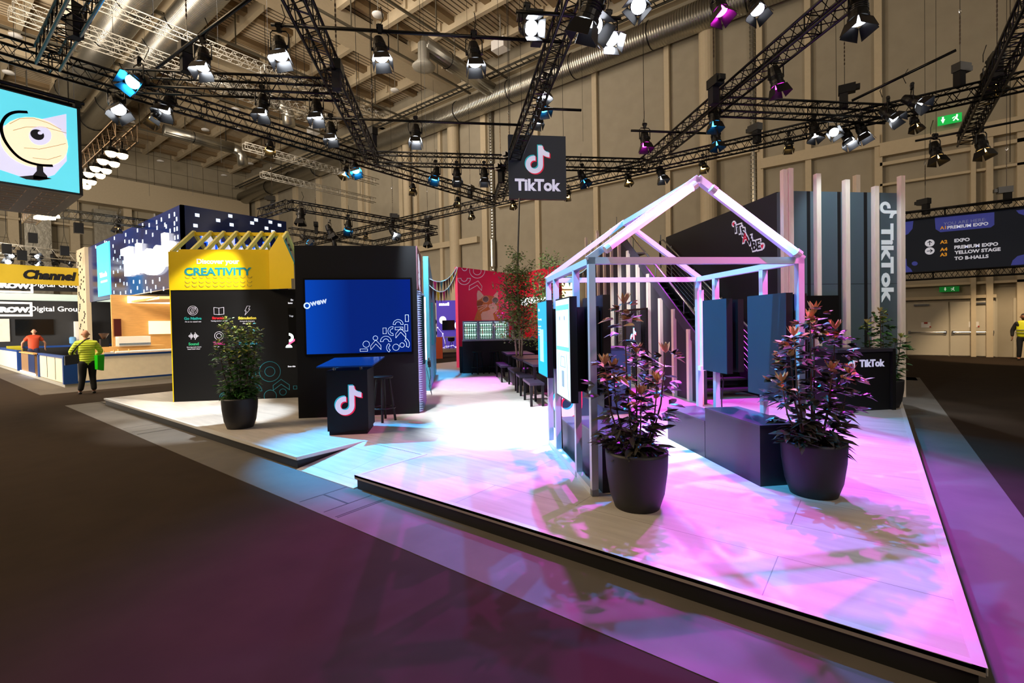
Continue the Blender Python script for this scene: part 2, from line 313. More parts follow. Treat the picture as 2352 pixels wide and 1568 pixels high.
for i, q in enumerate([(868, 32), (907, 206), (300, 278), (545, 296), (472, 297), (36, 80), (542, 250), (515, 402), (575, 375), (369, 369), (20, 165)]):
    p = G(*q, 19.5)
    if p.y > 60: continue
    t = empty('pendant_lamp', p, 'small round white pendant hanging from the roof, %s' % ['top, left of centre', 'below the broad girder', 'above the warm floods', 'left of the pipe truss', 'beside the left side duct', 'top left corner', 'between two spotlights', 'over the navy box', 'over the yellow house', 'over the far left wall', 'under the top left truss'][i], 'lamp')
    MB().lathe([(.3, -.1), (.34, -.02), (.2, .06), (.04, .1)], 20).build('shade', K['white'], t, True); MB().cyl((0, 0, .1), (0, 0, 2), .02, 5).build('rod', K['silver'], t)
# windows high on the far wall and columns on it
for i, q in enumerate(((366, 475), (385, 478), (366, 505))):
    p = PY(*q, 62.9); w = struct(MB().box(p.x-.5, p.x+.5, 62.85, 63, p.z-.75, p.z+.75), 'window_%d' % (i+1), K['white'], 'small white framed window high on the end wall', 'window')
    MB().box(p.x-.38, p.x+.38, 62.8, 62.9, p.z-.62, p.z+.62).build('window_pane', mat('grey_pane', '6f6a5c', .3), w)
for i in range(8):
    X = -6+4.2*i; trim(MB().box(X-.35, X+.35, 62.4, 63, 0, 15), 'wide pilaster on the far end wall')
fo = MB()
for X in (3.6, 8.1, 13): fo.box(X-.9, X+.9, 61.6, 62.4, 0, 14)
trim(fo, 'silver foil insulated shafts on the far end wall', mat('crumpled_foil', 'a8a496', .35, .6, var=.3, scale=4, bump=1))
trim(MB().box(-12, 26.9, 61.5, 63, 14.6, 17.4), 'deep cream upstand band on the far end wall')
trim(MB().box(-12, 26.9, 62.2, 63, 9.0, 9.3).box(-12, 26.9, 62.2, 63, 12.1, 12.3), 'rails on the far end wall')
# doors on the right
def double_door(Y, n, label):
    d = struct(MB().box(27.28, 27.4, Y-1.45, Y+1.45, 0, 2.38), 'door_%d' % n, mat('white_door', 'b3ab98', .5, var=.05), label, 'door')
    for s in (-1, 1):
        MB().box(27.22, 27.29, min(Y+s*.03, Y+s*1.38), max(Y+s*.03, Y+s*1.38), .03, 2.3).build('door_leaf', mat('door_leaf_paint', 'beb6a2', .5, var=.05), d)
        MB().cyl((27.13, Y+s*.12, 1.02), (27.13, Y+s*1.3, 1.02), .025, 8).box(27.13, 27.24, Y+s*.12-.04, Y+s*.12+.04, .96, 1.08).box(27.13, 27.24, Y+s*1.3-.04, Y+s*1.3+.04, .96, 1.08).build('panic_bar', K['steel'], d)
        MB().box(27.15, 27.23, Y+s*.9-.25, Y+s*.9+.25, 2.17, 2.24).build('door_closer', K['steel'], d)
        pst = MB().box(27.205, 27.22, Y+s*.75-.15, Y+s*.75+.15, 1.22, 1.45).build('notice', K['white'], d)
        MB().box(27.2, 27.21, Y+s*.75-.06, Y+s*.75+.06, 1.38, 1.46).box(27.2, 27.21, Y+s*.75-.17, Y+s*.75-.12, 1.22, 1.28).build('notice_mark', mat('red_print', 'a03020', .6), pst)
    return d
double_door(-2.5, 1, 'cream double door with panic bars under the direction banner')
double_door(-5.85, 2, 'second cream double door, cut off at the right edge')
def exit_sign(p, w, h, em, label):
    s = empty('exit_sign', p, label, 'sign'); MB().box(.04, 27.36-p.x, -.03, .03, -.03, .03).build('bracket', K['steel'], s); MB().box(-.04, .04, -w/2, w/2, -h/2, h/2).build('sign_panel', glow('exit_green%s' % em, '0a9a3c', em), s)
    fn = lambda x, y, o: (-.04-o, -x, y); wm = glow('exit_white%s' % em, 'e8ffe8', em*2); k = h
    MB().plate([(-.75*k, .1*k), (-.65*k, .1*k), (-.65*k, .38*k), (-.5*k, .38*k), (-.5*k, .1*k), (-.4*k, .1*k), (-.575*k, -.35*k)], fn).build('arrow', wm, s)
    m_ = MB().plate(circ(.62*k, .3*k, .08*k, 10), fn).plate([(.5*k, .2*k), (.7*k, .2*k), (.62*k, -.05*k), (.78*k, -.3*k), (.68*k, -.35*k), (.52*k, -.08*k), (.35*k, -.3*k), (.27*k, -.25*k), (.45*k, 0)], fn)
    m_.plate([(.2*k, .05*k), (.42*k, .2*k), (.42*k, .12*k), (.25*k, -.02*k)], fn).build('running_figure', wm, s)
exit_sign(PX(2181, 274, 26.9), .74, .36, 1.1, 'lit green exit sign with down arrow high on the gate frame')
exit_sign(PX(2180, 664, 27.2), .62, .22, .15, 'small green exit sign above the double door')

# ================================================================== the stage of the stand
plank = brick_mat('pale_laminate_planks', 'c9c3bb', 'c4bdb4', '8f8880', 2.4, .6, .003, .38, rot=(0, 0, math.radians(90)), streak=1, offset=.37)
ZP = .15
st = empty('stage_platform', (2.87, -.38, 0), 'low raised stage with pale laminate top, white edge strip and black fascia', 'stage')
out = [(0, 0), (0, 4.71), (.93, 4.71), (.93, 5.89), (0, 5.89), (0, 14.63), (13.9, 14.63), (13.9, 0)]
MB().plate(out, lambda x, y, o: (x, y, .11+o), .04).build('deck', plank, st)
MB().plate([(.02, .02), (.02, 4.69), (.95, 4.69), (.95, 5.91), (.02, 5.91), (.02, 14.6), (13.88, 14.6), (13.88, .02)], lambda x, y, o: (x, y, o), .112).build('fascia', K['fascia'], st)
eg = MB(); w_ = .045
for a in ((0, w_, 0, 4.71), (0, w_, 5.89, 14.63), (0, 13.9, 0, w_), (0, .93, 4.71-w_, 4.71), (0, .93, 5.89, 5.89+w_), (.93, .93+w_, 4.71-w_, 5.89+w_)): eg.box(*a, .13, .153+len(eg.v)*.00002)
eg.box(.004, 13.9, -.008, .0, .117, .1522).box(-.006, .004, 5.89, 14.63, .118, .153).box(0, .93, 5.885, 5.895, .118, .153)
eg.build('edge_strip', K['alu'], st)
rp = tag(MB().add([(2.86, 4.335, .0), (3.8, 4.335, .0), (3.8, 5.505, .0), (2.86, 5.505, .0), (2.86, 4.335, .012), (3.8, 4.335, .148), (3.8, 5.505, .148), (2.86, 5.505, .012)],
    [(0, 3, 2, 1), (4, 5, 6, 7), (0, 1, 5, 4), (1, 2, 6, 5), (2, 3, 7, 6), (3, 0, 4, 7)]).build('access_ramp', plank), 'short sloping ramp let into the front of the stage', 'ramp')
# ---- kiosk with the big screen
u0, VL, VR = 8.48, -2.62, -.58
ki = empty('screen_booth', xy(u0, VL, ZP), 'tall black booth wall with a large blue screen', 'booth', rz=R45)   # local x = v-VL, y = u-u0
W = VR-VL
MB().box(0, W, 0, .12, 0, 2.96).box(0, .1, .12, 1.3, 0, 2.96).box(-.09, .1, .5, 1.3, 0, 2.62).build('wall_panel', K['black'], ki)
sc = MB().box(.14, W-.08, -.03, .0, 1.07, 2.4).build('screen', K['darkglass'], ki)
scr = bpy.data.materials.new('blue_screen_picture'); scr.use_nodes = True; nt = scr.node_tree; b = nt.nodes['Principled BSDF']; b.inputs['Base Color'].default_value = (0, 0, .02, 1); b.inputs['Roughness'].default_value = .08
tc = nt.nodes.new('ShaderNodeTexCoord'); mp = nt.nodes.new('ShaderNodeMapping'); gr = nt.nodes.new('ShaderNodeTexGradient'); cr = nt.nodes.new('ShaderNodeValToRGB')
mp.inputs['Location'].default_value = (0, 0, 0); mp.inputs['Scale'].default_value = (.5, .5, .5)
cr.color_ramp.elements[0].position = 0; cr.color_ramp.elements[0].color = rgb('0050cf'); cr.color_ramp.elements[1].position = .45; cr.color_ramp.elements[1].color = rgb('00257e')
nt.links.new(tc.outputs['Object'], mp.inputs[0]); nt.links.new(mp.outputs[0], gr.inputs[0]); nt.links.new(gr.outputs[0], cr.inputs[0]); nt.links.new(cr.outputs[0], b.inputs['Emission Color']); b.inputs['Emission Strength'].default_value = .85
MB().box(.17, W-.11, -.034, -.03, 1.1, 2.37).build('picture', scr, sc)
fn = wall_fn(-.034); X0 = 1.0; ln = MB()
def P_(px, py): p = PU(px, py, u0); return (uvof(p)[1]-VL, p.z-ZP)
for kind, a in [('c', (842, 790, 7)), ('c', (863, 776, 5)), ('c', (910, 797, 7)), ('c', (924, 792, 5)), ('r', (828, 801, 845, 806)), ('r', (880, 753, 888, 766)), ('r', (908, 751, 926, 757)), ('r', (931, 723, 939, 738)), ('r', (930, 745, 937, 760)),
    ('v', (864, 792, 11)), ('v', (921, 765, 11)), ('h', (887, 784, 12, 6, 0, 180)), ('h', (915, 745, 11, 6, 0, 180)), ('h', (902, 760, 10, 5, 80, 280)), ('h', (900, 798, 11, 6, 120, 240)), ('h', (925, 790, 15, 9, -30, 60))]:
    px = lambda x, y: P_(x, y)
    s = .00786
    if kind == 'c': x, y = px(a[0], a[1]); ln.line(circ(x, y, a[2]*s, 18), fn, .0055)
    if kind == 'r': x, y = px(a[0], a[1]); x2, y2 = px(a[2], a[3]); ln.line([(x, y), (x2, y), (x2, y2), (x, y2)], fn, .0055)
    if kind == 'v': x, y = px(a[0], a[1]); ln.line(chevron(x, y+.02, a[2]*s, .1, .07), fn, .0055)
    if kind == 'h': x, y = px(a[0], a[1]); ln.line(ringhalf(x, y, a[2]*s, a[3]*s, a[4], a[5]), fn, .0055)
ln.build('screen_outline_pattern', glow('screen_lines', 'cfe4ff', .9), sc)
rm = MB(); x, y = P_(733, 695); text_mesh(rm, 'wew', fn, x, y, h=.075, bold=.03, rot=.2); rm.line(circ(x-.19, y-.05, .045, 14), fn, .02); rm.build('mirrored_lettering', glow('screen_letter', 'cfe4ff', .7), sc)
# side wall of the kiosk: maroon top, ribbed foam below, light strip
MB().box(W, W+.02, 0, 1.3, 2.2, 2.96).build('maroon_panel', mat('maroon_board', '6e4c58', .5), ki)
sp = MB()
for z0, dz in ((2.55, .3), (2.42, .08), (2.3, .08)): sp.plate([(.2, z0), (.55, z0-.1), (.55, z0+dz-.1), (.2, z0+dz)], side_fn(W+.02), .01)
sp.build('white_sign_stripes', glow('stripe_white', 'd8e0f0', .5), ki)
ser = MB()
for i in range(54):
    z = .02+.04*i; ser.add([(W, .02, z), (W, 1.25, z), (W, 1.25, z+.04), (W, .02, z+.04), (W+.07, .05, z+.02), (W+.07, 1.25, z+.02)], [(0, 1, 5, 4), (3, 4, 5, 2), (0, 4, 3), (1, 2, 5)])
ser.build('acoustic_foam', mat('pale_blue_foam', '9fb4d6', .8), ki)
lb = MB().box(W+.06, W+.11, .7, .78, .9, 2.1).build('light_bar', glow('strip_light_white', 'eaf6ff', 5), ki)
MB().box(W+.03, W+.1, .3, .5, .85, 2.1).build('recess', mat('dark_green_glass', '0c3a38', .2), ki)
# headphones on a hook with cable
for k, (yy, zz) in enumerate(((.5, .86), (.68, .8))):
    hp = empty('headphones', xy(u0, VR, ZP)+Vector(((.16*S2+yy*S2), (-.16*S2+yy*S2), zz)), 'black headphones hung %s on the foam wall' % ('nearer the front' if k == 0 else 'farther back, beside the first pair'), 'headphones', rz=R45)
    MB().tube([(0, .07*math.cos(t), .07*math.sin(t)+.02) for t in [math.pi*i/10 for i in range(11)]], .008, 6).build('headband', K['rubber'], hp, True)
    for s in (-1, 1): MB().cyl((-.02, s*.07, 0), (.03, s*.07, 0), .04, 14).build('ear_cup', K['rubber'], hp)
    MB().tube([(0, .07, -.03), (.02, .09, -.25), (-.01, .02, -.45), (.03, .12, -.6), (.0, .15, -.4), (-.05, .05, -.1)], .004, 5).build('cable', K['blackm'], hp)
# ---- cyan gabled wall behind it
cy = tag(MB().plate([(11.4, 0), (11.4, 3.2), (12.0, 3.24), (16.0, 2.55), (16.0, 0)], lambda x, y, o: (-.62+o, x, ZP+y), .12).build('gabled_wall', K['cyanw']), 'cyan gable wall just behind the screen booth', 'wall panel'); cy.rotation_euler = (0, 0, R45)
cyp = MB().box(-.5, -.44, 12.4, 14.4, 1.2, 2.3).build('teal_panel', K['teal'], cy)
# ---- round-the-clock podium with touch slab
po = empty('podium', xy(7.02, -1.78, ZP), 'black podium with a slanted dark touch screen on top and a music note logo', 'podium', rz=R45)
MB().box(.02, .55, .02, .55, 0, .06).box(0, .57, 0, .57, .06, .93).build('cabinet', K['black'], po)
for x in (.1, .47): MB().cyl((x, .08, .92), (x, .08, 1.01), .022, 12).build('standoff', K['steel'], po)
MB().cyl((.47, .45, .92), (.47, .45, 1.03), .02, 12).build('standoff', K['steel'], po)
sl = MB().add([(-.1, -.12, .985), (.66, -.12, .985), (.74, .6, 1.06), (-.02, .6, 1.06), (-.1, -.12, 1.005), (.66, -.12, 1.005), (.74, .6, 1.08), (-.02, .6, 1.08)], [(0, 3, 2, 1), (4, 5, 6, 7), (0, 1, 5, 4), (1, 2, 6, 5), (2, 3, 7, 6), (3, 0, 4, 7)])
sl.build('touch_screen', mat('podium_glass', '0b2346', .15, var=0, emit=.25, emit_hex='0a3a86'), po)
note_logo(wall_fn(0), .3, .5, .42, po)
def stool(p, h, label, m_, group=None, rz=0):
    s = empty('bar_stool', p, label, 'stool', group, rz)
    MB().lathe([(.155, h-.035), (.165, h-.02), (.165, h-.005), (.15, h)], 24).build('seat', m_, s, True)
    for k in range(4):
        a = math.pi/4+k*math.pi/2; c, d = math.cos(a), math.sin(a)
        MB().bar((c*.1, d*.1, h-.03), (c*.185, d*.185, 0), .028, .028).build('leg', m_, s)
    MB().tube([(.185*math.cos(t*.2618), .185*math.sin(t*.2618), .22) for t in range(24)], .012, 6, True).build('foot_ring', K['blackm'], s, True)
    return s
stool(xy(7.95, -1.12, ZP), .74, 'black round bar stool beside the podium', K['black'])
# ---- yellow and black CREATIVITY house
u0 = 11.06; VL = -6.0
cb = empty('creativity_house', xy(u0, VL, ZP), 'yellow topped black wall with gable, open rafters and creativity lettering', 'booth', rz=R45)
MB().box(.02, 2.65, 0, .1, 0, 2.42).build('black_wall', K['black'], cb)
MB().box(0, .02, -.002, 1.9, 0, 3.24).box(0, 2.05, -.01, .1, 2.42, 3.25).build('yellow_front', K['yellow'], cb)
MB().plate([(0, 2.42), (0, 3.25), (.31, 3.63), (.62, 2.98), (.62, 2.63), (.55, 2.63), (.55, 2.42)], lambda x, y, o: (2.05+x*.94+o*.3, -x*.34-.01-o*.9, y), .06).build('gable_board', K['yellow'], cb)
fn = wall_fn(-.012)
def PC(px, py): p = PU(px, py, u0); return (uvof(p)[1]-VL, p.z-ZP)
def onC(s, px, py, hpx, m_, name, bold=0, par=None, fnn=None, **k):
    x, y = PC(px, py); mb = MB(); text_mesh(mb, s, fnn or fn, x, y, h=hpx*.0097, bold=bold, **k); return mb.build(name, m_, par or cb)
white_print = mat('white_print', 'd9d7e6', .5, var=0, emit=.12)
onC('Discover your', 502, 602, 15, white_print, 'lettering', .03)
tealp = mat('teal_print', '128a9c', .5, var=0)
x, y = PC(502, 623.5); mb = MB(); text_mesh(mb, 'CREATIVITY', fn, x, y, w=1.37, h=.175, bold=.035); mb.build('lettering', tealp, cb)
gh = MB()
for z in (637, 648, 657):
    x, y = PC(425, z)
    for i in range(10): xx = x+.14*i; gh.line(arc(xx+.06, y+.03, .05, 180, 340, 6), fn, .006, False)
gh.build('echo_lettering', mat('grey_line_print', '9a8f60', .5), cb)
fk = wall_fn(-.002)
for s, px, py, hp, c in (('Go Native', 443, 731, 6.5, '1f9d96'), ('Structure', 504, 730, 6, 'c0202c'), ('Stimulation', 568, 730, 6.5, 'd9c64a'), ('Sound', 445, 789.5, 6.5, '2d9c6a'), ('Trends', 503, 788, 6.5, 'c02a86'), ('Production', 570, 788, 6.5, '1d9ac4')):
    onC(s, px, py, hp, mat('print_'+c, c, .5, var=0, emit=.2), 'lettering', .03, fnn=fk)
for s, px, py in (('Fit in to stand out', 444, 738.5), ('Turning stories into sales', 504, 737), ('Strategically leveraging', 568, 737.5), ('the senses', 568, 742), ('Ensuring you\'re heard', 446, 797), ('loud and clear', 446, 801), ('Approachable', 502, 796), ('Everyday authentic', 572, 796)):
    onC(s, px, py, 3.2, white_print, 'small_lettering', fnn=fk)
for s, px, py, hp in (('Ex', 671, 688.5, 4), ('lates', 667, 695.5, 4), ('Top', 669, 726, 5.5), ('Scan this', 670, 841, 3.6)): onC(s, px, py, hp, glow('screen_text_white', 'f2f4ff', .8), 'screen_lettering', .03, fnn=fk)
ic = MB()
x, y = PC(443, 713); ic.line(circ(x, y, .1, 20), fk, .008).line(circ(x, y, .07, 16), fk, .006); [ic.line([(x-.06+.03*i, y-.07), (x+.0+.03*i, y+.07)], fk, .006, False) for i in range(3)]
x, y = PC(503, 713); ic.line([(x-.1, y+.07), (x, y+.055), (x+.1, y+.07), (x+.1, y-.08), (x, y-.09), (x-.1, y-.08)], fk, .008).line([(x, y+.055), (x, y-.09)], fk, .008, False)
x, y = PC(568, 713); ic.line([(x, y+.1), (x+.06, y+.1), (x+.03, y+.03), (x+.06, y+.03), (x-.05, y-.1), (x-.02, y-.01), (x-.05, y-.01)], fk, .007)
x, y = PC(445, 771.5)
for i, hh in enumerate((.02, .04, .09, .05, .02, .05, .1, .06, .03, .01)): ic.box(x-.1+.021*i, x-.09+.021*i, -.006, 0, y-hh*.8, y+hh*.8)
x, y = PC(503, 771); ic.line(circ(x, y, .09, 18), fk, .007).line(circ(x, y, .05, 14), fk, .007)
ic.build('printed_icons', white_print, cb)
pt = MB()
for k_, a in (('c', (620, 853, 22)), ('c', (620, 853, 10.5)), ('v', (646, 882, 17)), ('c', (650, 900, 7)), ('c', (621, 909, 13)), ('h', (584, 898, 16, 10, 0, 90)), ('r', (573, 855, 588, 867)), ('r', (674, 886, 682, 893)), ('h', (586, 912, 16, 9, 90, 180)), ('h', (516, 912, 10, 6, 90, 180))):
    x, y = PC(a[0], a[1]); s = .0101
    if k_ == 'c': pt.line(circ(x, y, a[2]*s) if y-a[2]*s > 0 else arc(x, y, a[2]*s, -25, 205), fk, .011, y-a[2]*s > 0)
    if k_ == 'v': pt.line(chevron(x, y, a[2]*s, .13, .11), fk, .011)
    if k_ == 'h': pt.line(ringhalf(x, y, a[2]*s, a[3]*s, a[4], a[5]), fk, .011)
    if k_ == 'r': x2, y2 = PC(a[2], a[3]); pt.line([(x, y), (x2, y), (x2, y2), (x, y2)], fk, .011)
pt.build('outline_pattern', mat('teal_line', '1c7f8c', .5, var=0, emit=.1), cb)
dsp = MB().box(2.42, 2.66, -.006, 0, 1.2, 2.0).build('wall_display', K['darkglass'], cb)
gm = MB(); x, y = PC(664, 775); gm.plate(ringhalf(x, y, .1, .045, -90, 90), wall_fn(-.006)); x, y = PC(664, 798); gm.plate(arc(x, y, .07, 0, 180)[:-1]+[(x-.07, y)], wall_fn(-.006))
gm.build('glowing_shape', glow('shape_white', 'eafff6', 2), dsp)
x, y = PC(670, 787); MB().plate([(x-.06, y-.05), (x+.07, y+.04), (x+.07, y+.09), (x-.06, y)], wall_fn(-.006)).build('glowing_shape', glow('shape_pink', 'ff5c90', 1.5), dsp)
raf = mat('pale_yellow_rafter', 'f1e98c', .5)
for i in range(8):
    x = .12+.285*i if i else 0.03
    MB().bar((x, .06, 3.24), (x, 1.0, 3.86), .05, .09).bar((x, 1.0, 3.86), (x, 1.95, 3.24), .05, .09).build('rafter', raf, cb)
MB().box(0, 2.1, .97, 1.03, 3.78, 3.86).box(.2, 2.05, .0, .08, 3.25, 3.3).box(0, 2.1, 1.9, 1.96, 3.2, 3.27).build('ridge_beam', K['yellow'], cb)
MB().box(0, .02, .1, 1.9, 0, 3.2).box(.02, 1.6, 1.85, 1.9, 2.2, 3.5).plate([(.1, 3.2), (1.0, 3.8), (1.9, 3.2)], lambda x, y, o: (o+2.0, x, y), .04).build('teal_inner_wall', K['teal'], cb)
# ---- front house frame with the light tubes
U0, U1, V0, V1 = 4.05, 5.92, 1.22, 3.31; ZE, ZR = 2.13, 2.85
hf = empty('house_frame', xy(U0, V0, ZP), 'open house shaped frame of pale square tube with light tubes on its gable', 'frame', rz=R45)
D = U1-U0; B_ = V1-V0; t = .06; fm = K['whitem']
def fr(p, q, name='frame_bar', w=t, h=t): return MB().bar(p, q, w, h).build(name, fm, hf)
for y in (0, D):
    for x in (t/2, B_-t/2): fr((x, y+t/2 if y == 0 else y, 0), (x, y+t/2 if y == 0 else y, ZE), 'corner_post')
    yy = y+t/2 if y == 0 else y
    fr((0, yy, ZE-.03), (B_, yy, ZE-.03), 'tie_beam'); fr((0, yy, ZE-.02), (B_/2, yy, ZR), 'gable_bar'); fr((B_/2, yy, ZR), (B_, yy, ZE-.02), 'gable_bar')
for x in (t/2, B_-t/2): fr((x, 0, ZE-.03), (x, D, ZE-.03), 'eave_beam'); fr((x, 0, .03), (x, D, .03), 'floor_rail')
fr((B_/2, 0, ZR-.02), (B_/2, D, ZR-.02), 'ridge_bar')
for x in (t/2, B_-t/2):
    for y in (.55, 1.45): fr((x, y, 0), (x, y, ZE-.05), 'upright')
def tube_light(p, q, stops, name='light_tube'):
    m_ = bpy.data.materials.new(name); m_.use_nodes = True; nt = m_.node_tree; b = nt.nodes['Principled BSDF']
    tc = nt.nodes.new('ShaderNodeTexCoord'); sx = nt.nodes.new('ShaderNodeSeparateXYZ'); cr = nt.nodes.new('ShaderNodeValToRGB'); mr = nt.nodes.new('ShaderNodeMapRange')
    nt.links.new(tc.outputs['Object'], sx.inputs[0]); nt.links.new(sx.outputs[0], mr.inputs[0]); mr.inputs[1].default_value = min(p[0], q[0]); mr.inputs[2].default_value = max(p[0], q[0])
    e = cr.color_ramp.elements; e[0].color = stops[0]; e[1].color = stops[-1]
    for i in range(1, len(stops)-1): k = e.new(i/(len(stops)-1)); k.color = stops[i]
    nt.links.new(mr.outputs[0], cr.inputs[0]); nt.links.new(cr.outputs[0], b.inputs['Emission Color']); b.inputs['Emission Strength'].default_value = TUBE
    b.inputs['Base Color'].default_value = (.8, .8, .8, 1)
    o = MB().cyl(p, q, .032, 14).build(name, m_, hf, True); p = Vector(p); q = Vector(q); d = (q-p).normalized()
    for a, s in ((p, -1), (q, 1)): MB().cyl(a, a+d*s*.05, .038, 12).build('end_cap', K['white'], o)
    return o
TUBE = 4.5
sl_ = (ZR-ZE)/(B_/2)
f1 = lambda x: (x, -.04, ZE+sl_*(x if x < B_/2 else B_-x)-.04)
tube_light(f1(.18), f1(.95), [(1, .06, .4, 1), (1, .14, .42, 1), (1, .4, .8, 1)])
tube_light(f1(1.18), f1(1.97), [(1, .5, .95, 1), (.5, .5, 1, 1), (.04, .5, 1, 1)])
MB().cyl((B_-.05, D-.12, .95), (B_-.05, D-.12, 1.95), .028, 12).build('light_tube', mat('unlit_tube', 'd6e2ec', .3), hf)
MB().box(B_-.09, B_-.0, D-.16, D-.08, .9, .96).build('end_cap', K['white'], hf)
MB().box(-.07, .07, .15, .2, .75, 1.4)
# screens on the frame
def totem(v, ua, ub, za, zb, face, label, art=None, back=None):
    r = empty('display_screen', xy(ua, v, 0), label, 'screen', rz=R45)
    D_ = ub-ua
    MB().box(min(0, face*.07), max(0, face*.07), 0, D_, za, zb).build('housing', K['rubber'], r)
    MB().box(min(-face*.02, -face*.09), max(-face*.02, -face*.09), .06, D_-.06, za+.1, zb-.1).build('bracket', K['blackm'], r)
    if face < 0: fn = lambda x, y, o: (-.07-o, D_-x, y)      # drawn on the side that faces -v ; x runs left to right seen from there
    else: fn = lambda x, y, o: (.07+o, x, y)
    if art: art(r, fn, D_, za, zb)
    return r
def art_teal(r, fn, D_, za, zb):
    MB().plate([(.01, za+.01), (D_-.01, za+.01), (D_-.01, zb-.01), (.01, zb-.01)], fn, .002).build('picture', glow('screen_teal', '2396b4', .9), r)
    m2 = MB().plate([(.01, za+.01), (D_-.01, za+.01), (D_-.01, za+.42), (.01, za+.42)], fn, .003); m2.build('picture', glow('screen_cyan', '00a3d8', .9), r)
    MB().plate([(.14, za+.17), (.36, za+.17), (.36, za+.56), (.14, za+.56)], fn, .005).build('phone_picture', glow('screen_phone', 'a8cdd6', .8), r)
    tx = MB(); text_mesh(tx, 'Ads', fn, .07, zb-.1, h=.035, bold=.03, align='L', t=.005)
    for i, s in enumerate(('Boost creativity', 'Show your brand in', 'a native way and', 'reach people', 'everywhere')): text_mesh(tx, s, fn, .05, zb-.22-.035*i-(.05 if i else 0), h=.02 if i else .03, align='L', t=.005)
    tx.build('screen_lettering', glow('screen_letters_pale', 'd6f2f4', .9), r)
def art_white(r, fn, D_, za, zb):
    MB().plate([(.015, za+.015), (D_-.015, za+.015), (D_-.015, zb-.015), (.015, zb-.015)], fn, .002).build('picture', glow('screen_pale', 'c9dfe8', 1.0), r)
    MB().plate([(.03, zb-.52), (D_-.03, zb-.52), (D_-.03, zb-.07), (.03, zb-.07)], fn, .003).build('picture', glow('screen_blue_pale', '6fc0d6', .9), r)
    MB().plate([(.05, zb-.48), (D_-.05, zb-.48), (D_-.05, zb-.12), (.05, zb-.12)], fn, .004).build('picture', glow('screen_white', 'f4fbff', 1.1), r)
    m2 = MB(); c = D_/2
    m2.line([(c-.1, za+.32), (c+.1, za+.32), (c+.07, za+.42), (c-.07, za+.42)], fn, .006, t=.004).plate([(c-.045, za+.12), (c+.045, za+.12), (c+.045, za+.28), (c-.045, za+.28)], fn, .004).line([(.08, za+.02), (.14, za+.45)], fn, .006, False).line([(D_-.08, za+.02), (D_-.14, za+.45)], fn, .006, False)
    m2.plate(circ(c-.1, zb-.2, .025, 10), fn, .005).plate(circ(c+.1, zb-.2, .025, 10), fn, .005); m2.build('picture', glow('screen_grey', '8ea4ac', .7), r)
totem(1.17, 4.28, 4.87, .95, 1.95, -1, 'lit white upright screen on the left side of the frame, nearer one', art_white)
totem(1.17, 5.34, 5.9, 1.07, 1.97, -1, 'lit teal upright screen on the left side of the frame, farther one', art_teal)
totem(1.36, 4.1, 4.75, .93, 1.95, 1, 'dark screen back to back with the white lit one')
totem(1.36, 5.2, 5.85, 1.05, 1.95, 1, 'dark screen back to back with the teal lit one')
def board(v, ua, ub, za, zb, label):
    r = empty('display_board', xy(ua, v, 0), label, 'screen', rz=R45)
    MB().box(0, .07, 0, ub-ua, za, zb).build('housing', K['rubber'], r); MB().box(-.006, 0, .0, ub-ua, za, zb).build('front', K['petrol'], r)
    MB().box(.12, .19, -.03, ub-ua-.05, za+.02, zb-.01).build('rear_screen', K['rubber'], r); MB().box(.05, .13, .1, .16, za+.1, zb-.1).build('bracket', K['steel'], r)
board(3.15, 4.09, 4.67, .93, 1.95, 'larger dark petrol upright screen on the right side of the frame')
board(3.15, 5.06, 5.57, 1.08, 1.95, 'smaller dark petrol upright screen, left of the larger one')
for (v, u, z0, z1), lb in (((1.27, 5.5, .2, 1.1), 'black cable hanging along the left frame upright'), ((3.3, 5.45, .2, 1.1), 'black cable hanging below the smaller petrol screen')):
    tag(MB().tube([xy(u, v, z1), xy(u-.02, v+.03, z1-.15), xy(u+.01, v+.02, .7), xy(u, v+.03, z0)], .007, 6).build('power_cable', K['rubber']), lb, 'cable')
# seating boxes
def boxseat(u0_, u1_, v0_, v1_, h, label, name='seat_block', top=True):
    r = empty(name, xy(u0_, v0_, ZP), label, 'seat block', rz=R45)
    MB().box(0, v1_-v0_, 0, u1_-u0_, 0, h-.018).build('body', K['blackw'], r); MB().box(-.003, v1_-v0_+.003, -.003, u1_-u0_+.003, h-.018, h).build('top_board', K['blackt'], r)
    return r
K['blackw'] = mat('black_stained_board', '23232b', .45, var=.12, scale=4); K['blackt'] = mat('black_top_board', '2c2c36', .38, var=.15, scale=3)
boxseat(4.02, 4.97, 2.82, 3.22, .57, 'taller black seat block in the right half of the frame')
boxseat(4.98, 5.9, 2.82, 3.22, .42, 'lower black seat block, adjoining the taller one at its far end')
boxseat(4.12, 4.95, 1.34, 1.82, .5, 'taller black step block in the left half of the frame')
boxseat(4.96, 5.8, 1.34, 1.82, .37, 'lower black step block, behind the taller one on the left')
sq = empty('logo_block', xy(5.2, 1.5, ZP), 'dark cube with a white music note logo behind the left plant', 'display block', rz=R45)
MB().box(0, .6, 1.2, 1.7, 0, 1.1).build('body', K['petrol'], sq)
note_logo(wall_fn(1.2), .16, .55, .62, sq)

